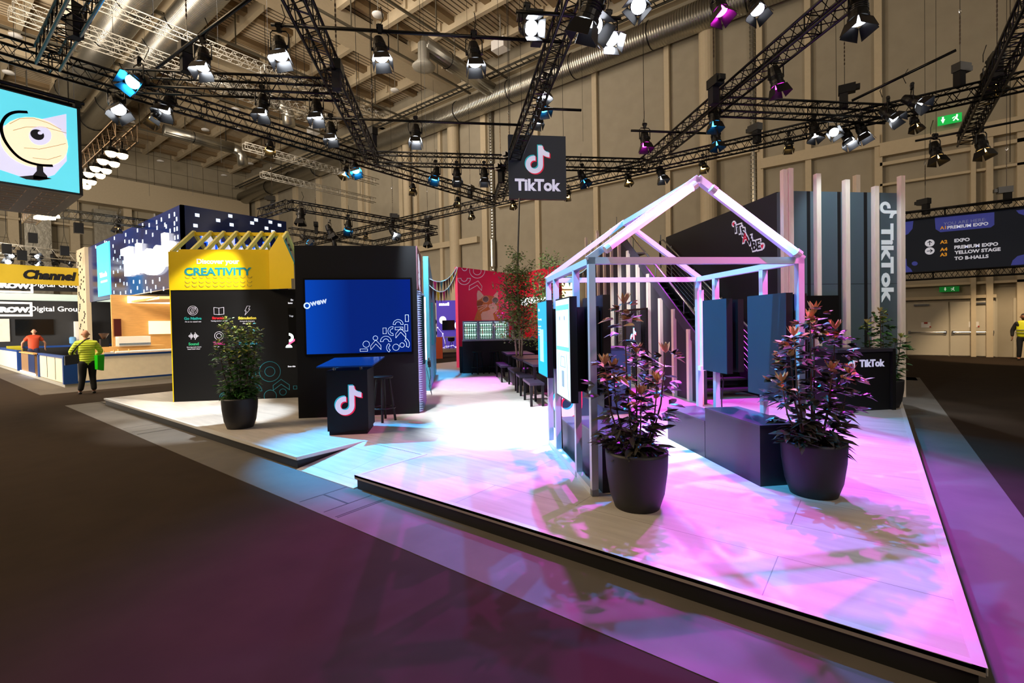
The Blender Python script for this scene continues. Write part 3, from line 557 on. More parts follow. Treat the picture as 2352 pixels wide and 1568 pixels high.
# ================================================================== black tower with stairs, slats and lettering
UT, VT0, VT1, ZT = 8.13, 6.2, 8.67, 3.95
tw = empty('black_tower', xy(UT, VT0, ZP), 'tall black tower wall with vertical white lettering and pale timber slats', 'tower', rz=R45)   # x = v-6.2, y = u-8.13
tb = mat('tower_board', '4a5a62', .5, var=.08, scale=2); W = VT1-VT0
MB().box(0, W, 0, .15, 0, ZT).build('front_wall', tb, tw)
jn = MB()
for x in (.52, 1.16, 1.72): jn.box(x-.02, x+.05, -.003, 0, 0, ZT)
jn.box(0, W, -.003, 0, 2.2, 2.205).build('panel_joints', K['black'], tw)
MB().box(0, .1, .15, 4.8, 0, ZT+.02).box(.1, W, 4.6, 4.8, 2.7, ZT).box(W-.1, W, .15, 4.8, 0, ZT).build('side_wall', mat('tower_side_board', '1d2028', .5, var=.08), tw)
fn = wall_fn(0)
def slat(x, y, z0, z1, par=tw, w=.09, d=.09): return MB().box(x-w/2, x+w/2, y-d, y, z0, z1).build('timber_slat', K['wood'], par)
for x, z1 in ((.0, 4.32), (.1, 4.34), (.68, 4.26), (1.28, 4.16), (1.9, 4.05), (2.46, 4.26)): slat(x, 0 if x != .1 else -.02, 0, z1)
slat(1.98, .5, 3.4, 4.42)
# rotated lettering: runs downwards
rotfn = lambda x, y, o: (2.2+y, -o, 2.6-x)
lt = MB(); text_mesh(lt, 'TikTok', rotfn, .0, .0, w=1.52, h=.26, bold=.04, t=.012); wl = mat('white_letter', 'd6dde0', .5, var=0, emit=.25); 
lt.build('lettering', wl, tw)
MB().plate(note_pts(-1.02, .02, .36), rotfn, .012).build('logo_note', wl, tw)
tvb = tag(MB().box(0, .72, -.1, -.03, 1.4, 1.98).build('wall_screen', K['darkglass'], rz=R45, loc=xy(UT, 6.55, ZP)), 'dark flat screen on the tower wall behind the right plant', 'screen')
MB().box(.3, .42, -.04, 0, 1.2, 1.5).build('mount', K['blackm'], tvb)
# IT'S A VIBE sign on the stair side wall
fs = lambda x, y, o: (-o, 2.55-x, y)      # on the wall that faces -v (local x = 0), seen right = towards camera
vib = MB(); inn = MB(); red = MB()
pos = [("I", 1696, 524), ("T", 1705, 529), ("'", 1711, 530), ("S", 1717, 538), ("A", 1727, 546), ("V", 1737, 556), ("I", 1744, 562), ("B", 1752, 563), ("E", 1762, 559)]
pos = [("I", 1690, 524), ("T", 1699, 526), ("'", 1705, 525), ("S", 1709, 534), ("A", 1713, 545), ("V", 1722, 552), ("I", 1728, 558), ("B", 1734, 564), ("E", 1744, 562)]
hp_ = .19
for ch, px, py in pos:
    p = PV(px, py, VT0); uu = uvof(p)[0]-UT; zz = p.z-ZP; x = 2.55-uu
    hh = hp_ if ch != "'" else .08
    text_mesh(vib, ch, fs, x, zz, h=hh+.06, bold=.07, t=.01, shear=-.15); text_mesh(red if ch == 'A' else inn, ch, fs, x, zz, h=hh, bold=.02, t=.02, shear=-.15)
for px, py in ((1686, 514), (1752, 565)):
    p = PV(px, py, VT0); x = 2.55-(uvof(p)[0]-UT); zz = p.z-ZP; vib.plate(circ(x, zz, .07, 12), fs, .01); red.plate([(x, zz-.05), (x+.04, zz+.01), (x+.025, zz+.035), (x, zz+.015), (x-.025, zz+.035), (x-.04, zz+.01)], fs, .02)
sg = empty('vibe_sign', xy(UT, VT0, ZP), 'white edged sticker sign reading it is a vibe with red hearts', 'sign', rz=R45)
vib.build('white_outline', glow('sticker_white', 'dcdcf4', .35), sg); inn.build('dark_letters', mat('sticker_dark', '1c1d2a', .5), sg); red.build('red_letters', mat('sticker_red', 'd4224a', .5, emit=.2), sg)
# stairs
sr = empty('staircase', xy(8.15, 4.6, ZP), 'black staircase with timber slats, wire railings and steel handrails', 'staircase', rz=R45)  # x = v-4.6, y = u-8.15
n = 15; run = 4.35/n; rise = 2.68/n
tr = MB()
for i in range(n): tr.box(.08, 1.42, .55+run*i, .55+run*(i+1)+.03, rise*(i+1)-.04, rise*(i+1)).box(.08, 1.42, .55+run*(i+1)-.01, .55+run*(i+1)+.01, rise*i, rise*(i+1)) if i else tr.box(.08, 1.42, .55, .55+run, rise-.04, rise)
tr.build('steps', mat('black_step', '202228', .5, var=.1), sr)
MB().box(.05, 1.6, 4.9, 8.5, 2.6, 2.7).build('landing', K['black'], sr)
MB().plate([(.0, 0), (.0, .9), (4.0, 3.65), (4.6, 3.92), (6.2, 3.9), (8.5, 3.0), (8.5, 0)], lambda x, y, o: (.02+o, x, y), .05).build('side_panel', mat('stair_side_board', '282632', .5, var=.06), sr)
MB().bar((.0, -.1, .95), (.0, 4.15, 3.88), .03, .2).build('stringer', mat('stringer_paint', '3a3648', .4), sr)
MB().bar((1.45, .3, .05), (1.45, 4.9, 2.75), .04, .22).build('stringer', K['black'], sr)
for u, zt in ((9.12-.98, .0),): pass
for px, ztop in ((1621, 1.0), (1585, 1.39), (1550.7, 1.80), (1519, 2.06), (1491, 2.66), (1466, 3.03), (1444, 3.39)):
    g = {1621: 8.2, 1585: 8.62, 1550.7: 9.24, 1519: 9.86, 1491: 10.48, 1466: 11.1, 1444: 11.72}[px]
    slat(-.02, g-8.15+.05, 0, ztop, sr, .07, .09)
for k in range(6): slat(-.02, 4.25+.62*k, 0, 4.05+(.12 if k % 2 else -.05)+.05*k, sr, .07, .09)
hr = MB().tube([(.1, -.2, 1.25), (.1, 4.3, 4.25)], .025, 8).build('handrail', K['steel'], sr, True)
MB().tube([(1.4, .35, 1.15), (1.4, 4.55, 3.85), (1.4, 4.75, 3.85), (1.4, 4.75, 3.2)], .025, 8).build('handrail', K['steel'], sr, True)
for y in (.5, 1.7, 2.9, 4.1, 4.75): z = .25+(y-.35)*.643; MB().cyl((1.42, y, z), (1.42, y, z+.95), .018, 8).build('railing_post', K['steel'], sr)
for y in (.9, 2.2, 3.5, 4.7): z = 1.0+y*.667; MB().tube([(.04, y, z+.05), (.1, y, z+.1), (.1, y, 1.25+(y+.2)*.667)], .01, 6).build('rail_bracket', K['steel'], sr)
wr = MB()
for k in range(7): wr.tube([(1.42, .4, .3+.12*k), (1.42, 4.75, 3.1+.12*k)], .005, 4)
wr.build('railing_wires', K['steel'], sr)
for y, z0, z1 in ((1.3, .7, 1.35), (3.0, 1.6, 2.35)): slat(1.5, y, z0, z1, sr, .08, .08)
up_ = tag(MB().box(0, 1.3, 0, .2, 0, .45).box(0, .2, -.6, 0, 0, .4).build('red_sofa', mat('wine_red_fabric', '7a1638', .8), loc=xy(14.2, 4.9, 2.85), rz=R45), 'wine red sofa on the landing above the stairs', 'sofa')
pn = empty('landing_wall', xy(15.2, 4.7, 2.85), 'pale panel wall at the back of the upper landing', 'wall panel', rz=R45)
MB().box(0, 1.5, 0, .08, 0, 1.0).box(0, 1.5, -.9, .08, 1.0, 1.05).build('panel', mat('lilac_grey_panel', '9a96ad', .5), pn)
MB().cyl((.35, -1.2, .3), (.35, -1.2, 1.05), .03, 10).build('pink_tube', glow('pink_tube', 'ff4b78', 3), pn)
MB().box(.98, 1.06, -.8, -.72, 0, 1.95).box(-.1, -.02, -.8, -.72, .9, 1.75).build('timber_slat', K['wood'], pn)
# black tables and grille door on the stair wall
gd = empty('grille_gate', xy(10.34, 4.5, ZP), 'black wire grille gate in front of the timber slats', 'gate', rz=R45); gd.scale = (1, 1, .96)
MB().box(-.03, 0, .0, .04, 0, 1.95).box(-.03, 0, 2.0, 2.04, 0, 1.95).box(-.03, 0, .0, 2.04, 1.9, 1.95).build('gate_frame', K['blackm'], gd)
gm = MB()
for k in range(33): gm.box(-.02, -.012, .04+.06*k, .046+.06*k, 0, 1.9)
for k in range(32): gm.box(-.02, -.012, .04, 2.0, .06*k, .06*k+.006)
gm.build('wire_mesh', K['blackm'], gd)
MB().box(-.06, -.03, .35, 1.2, 1.0, 1.62).build('notice_board', mat('dark_notice', '2d2b33', .5), gd)
note_logo(lambda x, y, o: (-.06-o, .75-x, y), 0, 1.25, .42, gd)
# second podium
p2 = empty('podium', xy(7.62, 2.05, ZP), 'dark cube podium with a large music note logo behind the left plant', 'podium', rz=R45)
PODW = .95
MB().box(0, PODW, 0, .6, 0, 1.1).build('cabinet', K['petrol'], p2); MB().box(-.03, PODW+.02, -.03, .62, 1.1, 1.125).build('top_board', K['blackt'], p2)
note_logo(wall_fn(0), .44, .5, .6, p2)
# reception counter on the right
rc = empty('reception_counter', xy(7.02, 6.3, ZP), 'black reception counter with white lettering beside the rear plant', 'counter', rz=R45)
MB().box(0, 1.0, 0, .5, 0, .98).box(1.0, 1.06, -.05, .5, 0, 1.02).build('body', K['black'], rc); MB().box(-.02, 1.06, -.05, .5, .98, 1.03).build('top_board', K['blackt'], rc)
lm = MB(); text_mesh(lm, 'TikTok', wall_fn(0), .66, .79, w=.47, h=.125, bold=.04, t=.006); lm.build('lettering', glow('logo_white', 'ccd0ea', .5), rc)
note_logo(wall_fn(0), .3, .8, .19, rc)
# ================================================================== bar, fridges, cat wall
UB = 15.2
bc = empty('bar_counter', xy(UB, .37, ZP), 'long black bar counter carrying the glass fridges', 'counter', rz=R45)
MB().box(0, 2.8, 0, .6, 0, 1.03).box(-.1, 0, .15, .5, 0, .85).build('body', K['black'], bc); MB().box(0, 2.8, -.02, .62, 1.03, 1.06).build('worktop', mat('grey_worktop', '8d8f9a', .4), bc)
greens = [mat('green_bottle_glass', '1f9a5a', .15, var=.2, emit=.12), mat('white_label', 'd9efe4', .5, emit=.15)]
def bottle_proto():
    b_ = MB().lathe([(.03, 0), (.032, .01), (.032, .13), (.012, .18), (.012, .22)], 8).build('bottle', greens[0], None, True); MB().lathe([(.0325, .04), (.0325, .1)], 8).build('bottle_label', greens[1], b_); MB().cyl((0, 0, .22), (0, 0, .235), .013, 8).build('bottle_cap', greens[1], b_); return b_
bp_ = None
shelfn = ['bottom', 'lower', 'middle', 'upper']
for i in range(3):
    x0 = .02+.5*i; wh = ['left', 'middle', 'right'][i]
    r = empty('glass_fridge', xy(UB+.05, .37+x0, ZP+1.06), '%s one of three lit glass door bottle fridges on the bar' % wh, 'fridge', 'glass door fridges', rz=R45)
    MB().box(0, .03, 0, .45, 0, .62).box(.46, .49, 0, .45, 0, .62).box(.03, .46, .42, .45, 0, .62).box(.03, .46, 0, .45, .57, .62).box(.03, .46, 0, .45, 0, .03).build('cabinet', mat('fridge_grey', '7a93a8', .4, .2), r)
    MB().box(.04, .45, .4, .42, .03, .57).box(.04, .45, .1, .4, .545, .57).build('inner_light', glow('fridge_light', 'd8fff0', 1.6), r)
    dr = MB().box(.0, .04, -.02, 0, 0, .56).box(.45, .49, -.02, 0, 0, .56).box(.04, .45, -.02, 0, .52, .56).box(.04, .45, -.02, 0, 0, .03).build('door', mat('door_grey', '9fb2c6', .4, .2), r)
    MB().box(.04, .45, -.012, -.008, .03, .52).build('glass_pane', mat('fridge_glass', 'c8fff0', .05, var=0, alpha=.18), dr)
    MB().box(.44, .47, -.05, -.02, .2, .36).build('handle', K['steel'], dr)
    if i < 2: MB().bar((.1, -.03, .44), (.14, -.03, .17), .02, .004).build('pink_sticker', glow('sticker_pink', 'ff7a80', .6), dr)
    for k in range(1, 4): MB().box(.04, .45, .05, .38, .03+.17*(k-1)+.155 if k > 1 else .195, .03+.17*(k-1)+.16 if k > 1 else .2).build('shelf', mat('shelf_wire', 'a8d8c8', .3), r)
    for k, z in enumerate((.2, .365)):
        pass
    for k, (z, nn) in enumerate(((.035, 6), (.205, 6), (.36, 6))):
        for j in range(nn):
            loc = xy(UB+.05+.12, .37+x0+.065+.072*j, ZP+1.06+z)
            if bp_ is None: bp_ = bottle_proto(); b_ = bp_
            else: b_ = copy_tree(bp_)
            b_.location = loc; b_.scale = (1, 1, .66) if k < 2 else (1, 1, .72)
            tag(b_, 'green glass bottle on the %s shelf of the %s bar fridge' % (['bottom', 'middle', 'top'][k], wh), 'bottle', 'bottles on the %s shelf of the %s fridge' % (['bottom', 'middle', 'top'][k], wh))
for v, lb in ((.82, 'leftmost'), (1.36, 'second from the left'), (2.05, 'third from the left'), (2.7, 'rightmost')):
    stool(xy(14.85, v, ZP), .72, 'dark bar stool in front of the bar counter, %s' % lb, K['black'])
cof = empty('coffee_machine', xy(15.3, 1.98, ZP+1.06), 'grey box shaped machine on the bar right of the fridges', 'machine', rz=R45); MB().box(0, .3, 0, .35, 0, .3).box(.03, .27, -.01, 0, .05, .26).build('housing', K['silver'], cof)
MB().box(.05, .25, -.02, -.01, .08, .24).build('front', K['darkglass'], cof)
cw = empty('pink_cat_wall', (12.45, 12.05, ZP), 'pink wall with a picture of a ginger cat in sunglasses', 'wall panel')
MB().box(0, 3.7, 0, .12, 0, 3.67).build('wall_panel', K['pink'], cw)
MB().box(-.012, .0, -.01, .12, 0, 3.67).build('edge', K['pink'], cw)
fn = wall_fn(0)
def PK(px, py): p = PY(px, py, 12.05); return (p.x-12.45, p.z-ZP)
ol = MB(); L_ = lambda pts, closed=True: ol.line([PK(*q) for q in pts], fn, .022, closed)
L_(arc(1096, 621, 17.5, -8, 188), False); L_(arc(1096, 622, 9, -25, 205), False); L_(arc(1067, 615.5, 6, 0, 180, 8), False); L_(ringhalf(1066, 639, 14.5, 7, 0, 180)); L_([(1077, 666), (1078, 656), (1098, 645), (1107, 657), (1106, 667), (1096, 655)])
ol.build('outline_pattern', white_print, cw)
fur = [mat('ginger_fur_print', 'c98a4e', .6, var=.35, scale=14), mat('white_fur_print', 'e6ddd8', .6, var=.12, scale=12), mat('dark_fur_print', '8a5a36', .6, var=.3, scale=16)]
k_ = lambda pts, m_, b0, nm='cat_picture': MB().plate([PK(*q) for q in pts], fn, .004, b0).build(nm, m_, cw)
k_([(1089, 735), (1093, 722), (1097, 712), (1095, 700), (1095, 690), (1100, 682), (1113, 678), (1128, 679), (1139, 683), (1144, 692), (1145, 705), (1144, 715), (1148, 724), (1151, 735)], fur[0], 0)
k_([(1096, 690), (1095, 675), (1097, 667), (1101, 667), (1111, 679), (1104, 686)], fur[1], .004); k_([(1133, 679), (1141, 670), (1144, 670), (1143, 684), (1139, 686)], fur[1], .004)
k_([(1106, 735), (1104, 722), (1108, 716), (1118, 714), (1126, 710), (1121, 703), (1124, 698), (1136, 697), (1142, 704), (1140, 714), (1132, 720), (1136, 735)], fur[1], .006)
k_([(1095, 700), (1096, 692), (1103, 690), (1110, 694), (1106, 702), (1099, 708)], fur[2], .006)
for q in ((1115, 687), (1137, 689.5)): k_(circ(q[0], q[1], 7.6, 18), fur[1], .01, 'glasses_rim'); k_(circ(q[0], q[1], 6.6, 18), mat('sunglass_print', '2a3038', .3, var=0), .014, 'glasses_lens')
wk = MB()
for q in (((1119, 699), (1096, 704)), ((1119, 701), (1098, 710)), ((1119, 703), (1102, 715)), ((1128, 702), (1132, 706)), ((1128, 702), (1125, 706))): wk.line([PK(*q[0]), PK(*q[1])], fn, .012, False, .012)
wk.build('whiskers', white_print, cw)
a, b_ = Vector((16.1, 12.05, ZP)), Vector((14.75, 9.15, ZP))
rw = MB().add([(a.x, a.y, ZP), (b_.x, b_.y, ZP), (b_.x+.12, b_.y-.05, ZP), (a.x+.12, a.y, ZP), (a.x, a.y, 3.82), (b_.x, b_.y, 3.82), (b_.x+.12, b_.y-.05, 3.82), (a.x+.12, a.y, 3.82)], [(0, 3, 2, 1), (4, 5, 6, 7), (0, 1, 5, 4), (1, 2, 6, 5), (2, 3, 7, 6), (3, 0, 4, 7)]).build('red_wall', mat('red_wall_paint', 'f01c45', .55, var=.03))
tag(rw, 'red wall behind the birch trees with glowing letters', 'wall panel')
d = (b_-a).normalized(); nrm = Vector((d.y, -d.x, 0)); nrm = nrm if nrm.dot(a) < 0 else -nrm
fr_ = lambda x, y, o: a+d*x+nrm*o+Vector((0, 0, y-ZP))
nt_ = MB(); text_mesh(nt_, '@TikTok!', fr_, 1.45, 2.62, w=2.3, h=.34, bold=.03, t=.05); nl = nt_.build('neon_lettering', glow('neon_white', 'eafcff', 2.2)); tag(nl, 'white neon lettering half hidden by the birch leaves', 'sign')
bl = MB().plate(ringhalf(2.3, 1.9, .3, .18, 0, 359), fr_, .01).plate(ringhalf(1.2, 1.0, .2, .1, 0, 200), fr_, .01).build('blue_wall_pattern', mat('blue_print', '1c4fd0', .5)); tag(bl, 'blue ring pattern printed on the red wall', 'wall print')
sh = empty('lit_shelf', PU(1305, 660, 17.5), 'bright warm lit shelf unit beyond the red wall', 'shelf', rz=R45)
MB().box(-.45, .45, 0, .1, -.5, .35).build('back', glow('warm_shelf_light', 'fff0b0', 2.2), sh); MB().box(-.47, .47, -.3, 0, -.12, -.08).box(-.47, .47, -.3, 0, .34, .38).box(-.47, .47, -.3, 0, -.54, -.5).build('board', K['wood'], sh)
# tables and benches
tm = mat('dark_table_top', '2c2838', .35, var=.25, scale=8)
def table(p, L, w, h, label, cat='table', name='long_table', inset=.05):
    r = empty(name, p, label, cat, rz=R45)
    MB().box(0, w, 0, L, h-.045, h).build('table_top' if cat == 'table' else 'seat', tm, r)
    for x in (inset, w-inset):
        for y in (inset, L-inset): MB().box(x-.022, x+.022, y-.022, y+.022, 0, h-.045).build('leg', K['blackm'], r)
    return r
table(xy(9.2, 1.6, ZP), 1.3, .75, .74, 'nearest dark long table on the stage')
table(xy(10.8, 1.55, ZP), 1.3, .75, .74, 'middle dark long table on the stage'); table(xy(12.6, 1.5, ZP), 1.5, .75, .74, 'farthest dark long table, next to the bar')
for u, v, L, lb in ((8.66, 1.44, .85, 'nearest dark bench on the left side of the tables'), (10.0, 1.44, .55, 'second dark bench from the camera, left side'), (10.8, 1.44, 1.3, 'third dark bench from the camera, left side'), (12.5, 1.3, 1.4, 'farthest dark bench, left side, near the bar'), (9.2, 2.6, 1.4, 'dark bench on the far side of the tables')):
    table(xy(u, v, ZP), L, .28 if L > .6 else .3, .44, lb, 'bench', 'bench', .03)
table(xy(8.7, 2.3, ZP), .5, .4, .62, 'small dark side table behind the frame screens')

# ================================================================== plants
def leaf_quads(mb, p, d, L, w, droop=.2):
    d = d.normalized(); s = d.cross(Vector((0, 0, 1)));
    if s.length < .05: s = Vector((1, 0, 0))
    s.normalize(); s = (s+Vector((0, 0, random.uniform(-.5, .5)))).normalized(); up = s.cross(d)
    m1 = p+d*L*.35; m2 = p+d*L*.7-Vector((0, 0, L*droop*.4)); e = p+d*L-Vector((0, 0, L*droop)); c = -up*w*.15
    mb.add([p, m1+s*w/2, m1+c, m1-s*w/2, m2+s*w*.4, m2+c, m2-s*w*.4, e], [(0, 2, 1), (0, 3, 2), (1, 2, 5, 4), (2, 3, 6, 5), (4, 5, 7), (5, 6, 7)])
def shrub(loc, stems, seed, label, pot_label=None, dens=1.0, ls=.1, tip=.35, pr=.25, young='leafy', gloss='leaf'):
    random.seed(seed)
    pot = empty('potted_shrub', loc, label, 'potted plant')
    MB().lathe([(pr*.68, 0), (pr*.74, .0), (pr*.9, .12), (pr*1.0, .3), (pr*1.03, .45), (pr*1.03, .475), (pr*.93, .475), (pr*.92, .41)], 40).build('pot', K['pot'], pot, True)
    MB().lathe([(pr*.9, .405), (pr*.91, .42), (pr*.5, .428)], 24).build('soil', K['soil'], pot)
    fol, yng = MB(), MB()
    for (x, y, hh, lean) in stems:
        base = Vector((x*.35, y*.35, .42)); top = Vector((x, y, hh)); mid = (base+top)/2+Vector((x*.15, y*.15, 0))
        pts = [base, (base*2+mid)/3, mid, (mid+top*2)/3, top]
        MB().tube(pts, [.011, .009, .007, .005, .003], 6).build('stem', K['stem'], pot)
        nb = int((hh-.45)*60*dens)
        for i in range(nb):
            f_ = (i+random.random())/nb; f_ = f_**.9
            L0 = 1.25-.4*f_; k = f_*4; j = min(3, int(k)); p = pts[j].lerp(pts[j+1], k-j); a = random.uniform(0, 6.283)
            out_ = Vector((math.cos(a), math.sin(a), random.uniform(-.1, .7))); tl = random.uniform(.02, .16)*(1.15-f_*.6)
            q = p+out_*tl
            nl_ = random.choice((3, 4, 5))
            for _ in range(nl_):
                a2 = a+random.uniform(-1.3, 1.3); dd = Vector((math.cos(a2), math.sin(a2), random.uniform(-.15, .8 if f_ > .8 else .45)))
                leaf_quads(yng if (f_ > 1-tip*.5 and random.random() < .6) else fol, q, dd, ls*L0*random.uniform(.6, 1.1)*(.75 if f_ > .85 else 1), ls*.38*random.uniform(.8, 1.15), random.uniform(0, .45))
        for _ in range(9): a = random.uniform(0, 6.28); leaf_quads(yng, top, Vector((math.cos(a), math.sin(a), 1.4)), ls*.7, ls*.22, -.1)
    fol.build('foliage', K[gloss], pot); yng.build('young_foliage', K[young], pot)
    return pot
def vv(x, y): p = xy(y, x); return (p.x, p.y)   # x to the right, y away from the camera
def stems(lst): return [vv(a, b)+(h, 0) for a, b, h in lst]
K['leafp'] = mat('plum_tinted_leaf', '3d3a33', .3, var=.4, scale=7); K['youngp'] = mat('copper_young_leaf', 'b88a55', .4, var=.3, scale=9)
shrub(xy(7.93, -3.33, ZP), stems([(-.18, .0, 1.7), (-.08, .1, 1.55), (.05, -.05, 1.5), (.16, .05, 1.6), (.27, 0, 1.52), (-.26, -.05, 1.35), (.1, .15, 1.3), (.2, -.1, 1.25), (-.1, -.1, 1.2)]), 3, 'green potted shrub in front of the creativity wall', dens=1.15, ls=.1, tip=.5)
shrub(xy(3.79, 1.53, ZP), stems([(-.09, 0, 1.70), (-.28, -.05, 1.2), (.28, .02, 1.28), (.06, .12, 1.28), (-.16, .1, 1.15), (.16, -.08, 1.05), (.0, -.12, .95)]), 11, 'potted shrub with plum tinted leaves at the front post of the frame', dens=.5, ls=.15, tip=.5, young='youngp', gloss='leafp')
shrub(xy(3.79, 3.17, ZP), stems([(-.02, 0, 1.55), (.1, .1, 1.62), (-.22, -.05, 1.4), (.27, .05, 1.45), (.36, 0, 1.05), (-.3, .0, 1.0), (.08, -.12, 1.1), (-.12, .12, 1.2)]), 23, 'potted shrub with plum tinted leaves at the right end of the seat blocks', dens=.55, ls=.145, tip=.4, young='youngp', gloss='leafp')
shrub(xy(7.28, 7.48, ZP), stems([(-.1, 0, 1.65), (.05, .1, 1.5), (-.35, 0, 1.45), (.2, -.1, 1.2), (.3, .1, 1.1)]), 31, 'green potted shrub behind the reception counter', dens=.7, ls=.13, tip=.3)
def birch(loc, trunks, seed, label, n=1500):
    random.seed(seed); r = empty('birch_tree', loc, label, 'tree'); fo_ = MB()
    MB().lathe([(.2, 0), (.27, .1), (.29, .42), (.25, .42), (.24, .36)], 28).build('pot', K['pot'], r, True)
    for (x, y, hh, _) in trunks:
        bx, by = x*.15, y*.15
        pts = [Vector((bx, by, .3)), Vector((bx+x*.2, by+y*.2, hh*.4)), Vector((x*.7, y*.7, hh*.7)), Vector((x, y, hh))]
        MB().tube(pts, [.03, .022, .013, .004], 7).build('trunk', K['bark'], r, True)
        tw_ = MB()
        for i in range(int(n*1.5/len(trunks)/14)):
            f_ = random.uniform(.28, 1); k = f_*3; j = min(2, int(k)); p = pts[j].lerp(pts[j+1], k-j); a = random.uniform(0, 6.283); L = random.uniform(.25, .62)*(1.2-f_*.75)
            e = p+Vector((math.cos(a)*L, math.sin(a)*L, L*random.uniform(.1, .9))); tw_.tube([p, (p+e)/2+Vector((0, 0, .03)), e], [.005, .003, .002], 4)
            for q in range(14):
                c = p.lerp(e, random.uniform(.2, 1.05))+Vector((random.gauss(0, .06), random.gauss(0, .06), random.gauss(0, .06)))
                a2 = random.uniform(0, 6.28); leaf_quads(fo_, c, Vector((math.cos(a2), math.sin(a2), random.uniform(-1, .2))), .062, .05, .1)
        tw_.build('twigs', K['stem'], r)
    fo_.build('foliage', K['bleaf'], r)
birch(xy(11.9, 1.75, ZP), stems([(-.05, 0, 3.4), (-.35, .1, 2.9), (.15, -.1, 3.0)]), 5, 'birch tree with small leaves growing between the tables, left one', 2100)
birch(xy(10.6, 2.15, ZP), stems([(.1, 0, 3.15), (-.12, .1, 2.7), (.2, .1, 2.4)]), 6, 'birch tree standing just behind the frame screens, right one', 1600)
# ================================================================== trusses
def truss(p, q, label, size=.29, m_=None, n=None, name='lighting_truss', sus=0):
    p = Vector(p); q = Vector(q); d = q-p; L = d.length; d.normalize(); up = Vector((0, 0, 1)); s = d.cross(up).normalized(); h = size/2
    r = empty(name, p, label, 'truss'); ch = MB(); br = MB(); C = [s*h+up*h, s*h-up*h, -s*h-up*h, -s*h+up*h]
    for c in C: ch.cyl(c, d*L+c, .025, 7)
    ch.build('chords', m_ or K['truss'], r, True)
    st_ = size*1.15; k = max(1, round(L/st_))
    for i in range(k):
        a0 = d*(L*i/k); a1 = d*(L*(i+1)/k); am = (a0+a1)/2
        for j in range(4):
            c0, c1 = C[j], C[(j+1) % 4]
            br.tube([a0+c0, am+c1, a1+c0], .0095, 4)
    for i in range(0, k+1, 7):
        a0 = d*(L*i/k)
        for j in range(4): br.tube([a0+C[j], a0+C[(j+1) % 4]], .011, 4)
    br.build('bracing', m_ or K['truss'], r)
    for f_ in ((.15, .85) if sus else ()): MB().cyl(d*L*f_+up*h, d*L*f_+up*sus, .015, 5).build('suspension_wire', K['blackm'], r)
    return r
ZT_ = 6.35
T_ = lambda x0, y0, x1, y1, lb, **k: truss((x0, y0, k.pop('z', ZT_)), (x1, y1, k.pop('z1', ZT_)), lb, **k)
T_(-3, 11.25, 13.8, 11.25, 'long black truss running from the left edge to the centre')
T_(13.8, -8, 13.8, 31, 'long black truss running from the centre to the right edge')
T_(1.65, -2, 1.65, 11.1, 'black truss overhead in the top left corner')
T_(5, -1.9, 17.3, -1.9, 'black truss overhead in the top right corner')
TU = lambda u0, v0, u1, v1, lb, **k: truss(xy(u0, v0, k.pop('z', ZT_)), xy(u1, v1, k.pop('z1', ZT_)), lb, **k)
TU(4.5, -2.05, 13.6, -2.05, 'steep black truss crossing the centre left, towards the ceiling')
TU(4.5, 1.85, 17.2, 1.85, 'steep black truss passing behind the hanging logo board'); TU(4.5, 5.78, 13.6, 5.78, 'steep black truss above the light tube frame on the right')
TU(13.5, -2.0, 13.5, 5.8, 'level black truss behind the hanging logo board'); TU(9.68, -5.8, 9.68, -2.1, 'level black truss in the upper left, ends at the steep truss'); TU(9.68, 5.85, 9.68, 10.1, 'level black truss in the upper right with hoist')
def pipe(u, v0, v1, z, label, p=None, q=None):
    p = p or xy(u, v0, z); q = q or xy(u, v1, z); return tag(MB().cyl(Vector((0, 0, 0)), Vector(q)-Vector(p), .028, 10).build('rigging_pipe', K['truss'], None, True, loc=p), label, 'pipe')
pipe(7.62, -2.6, 1.9, 6.3, 'black rigging pipe with spotlights, upper centre'); pipe(6.95, 1.05, 2.65, 6.3, 'short black rigging pipe at the top, right of centre'); pipe(10.86, -2.65, 1.75, 6.3, 'black rigging pipe left of the hanging logo board')
pipe(10.95, 4.4, 6.7, 6.3, 'black rigging pipe over the frame roof'); pipe(0, 0, 0, 0, 'diagonal black pipe in the top left', xy(9.3, -5.14, 6.42), xy(6.6, -2.0, 6.42)); pipe(10.0, 2.0, 2.9, 6.3, 'short black pipe above the logo board')
pipe(0, 0, 0, 0, 'black pipe carrying two warm fresnels at the right', (16.35, -.85, 6.3), (16.35, -2.9, 6.3)); pipe(0, 0, 0, 0, 'slanted black pipe beside the right truss', xy(9.45, 8.9, 6.5), (13.0, -1.3, 7.0))
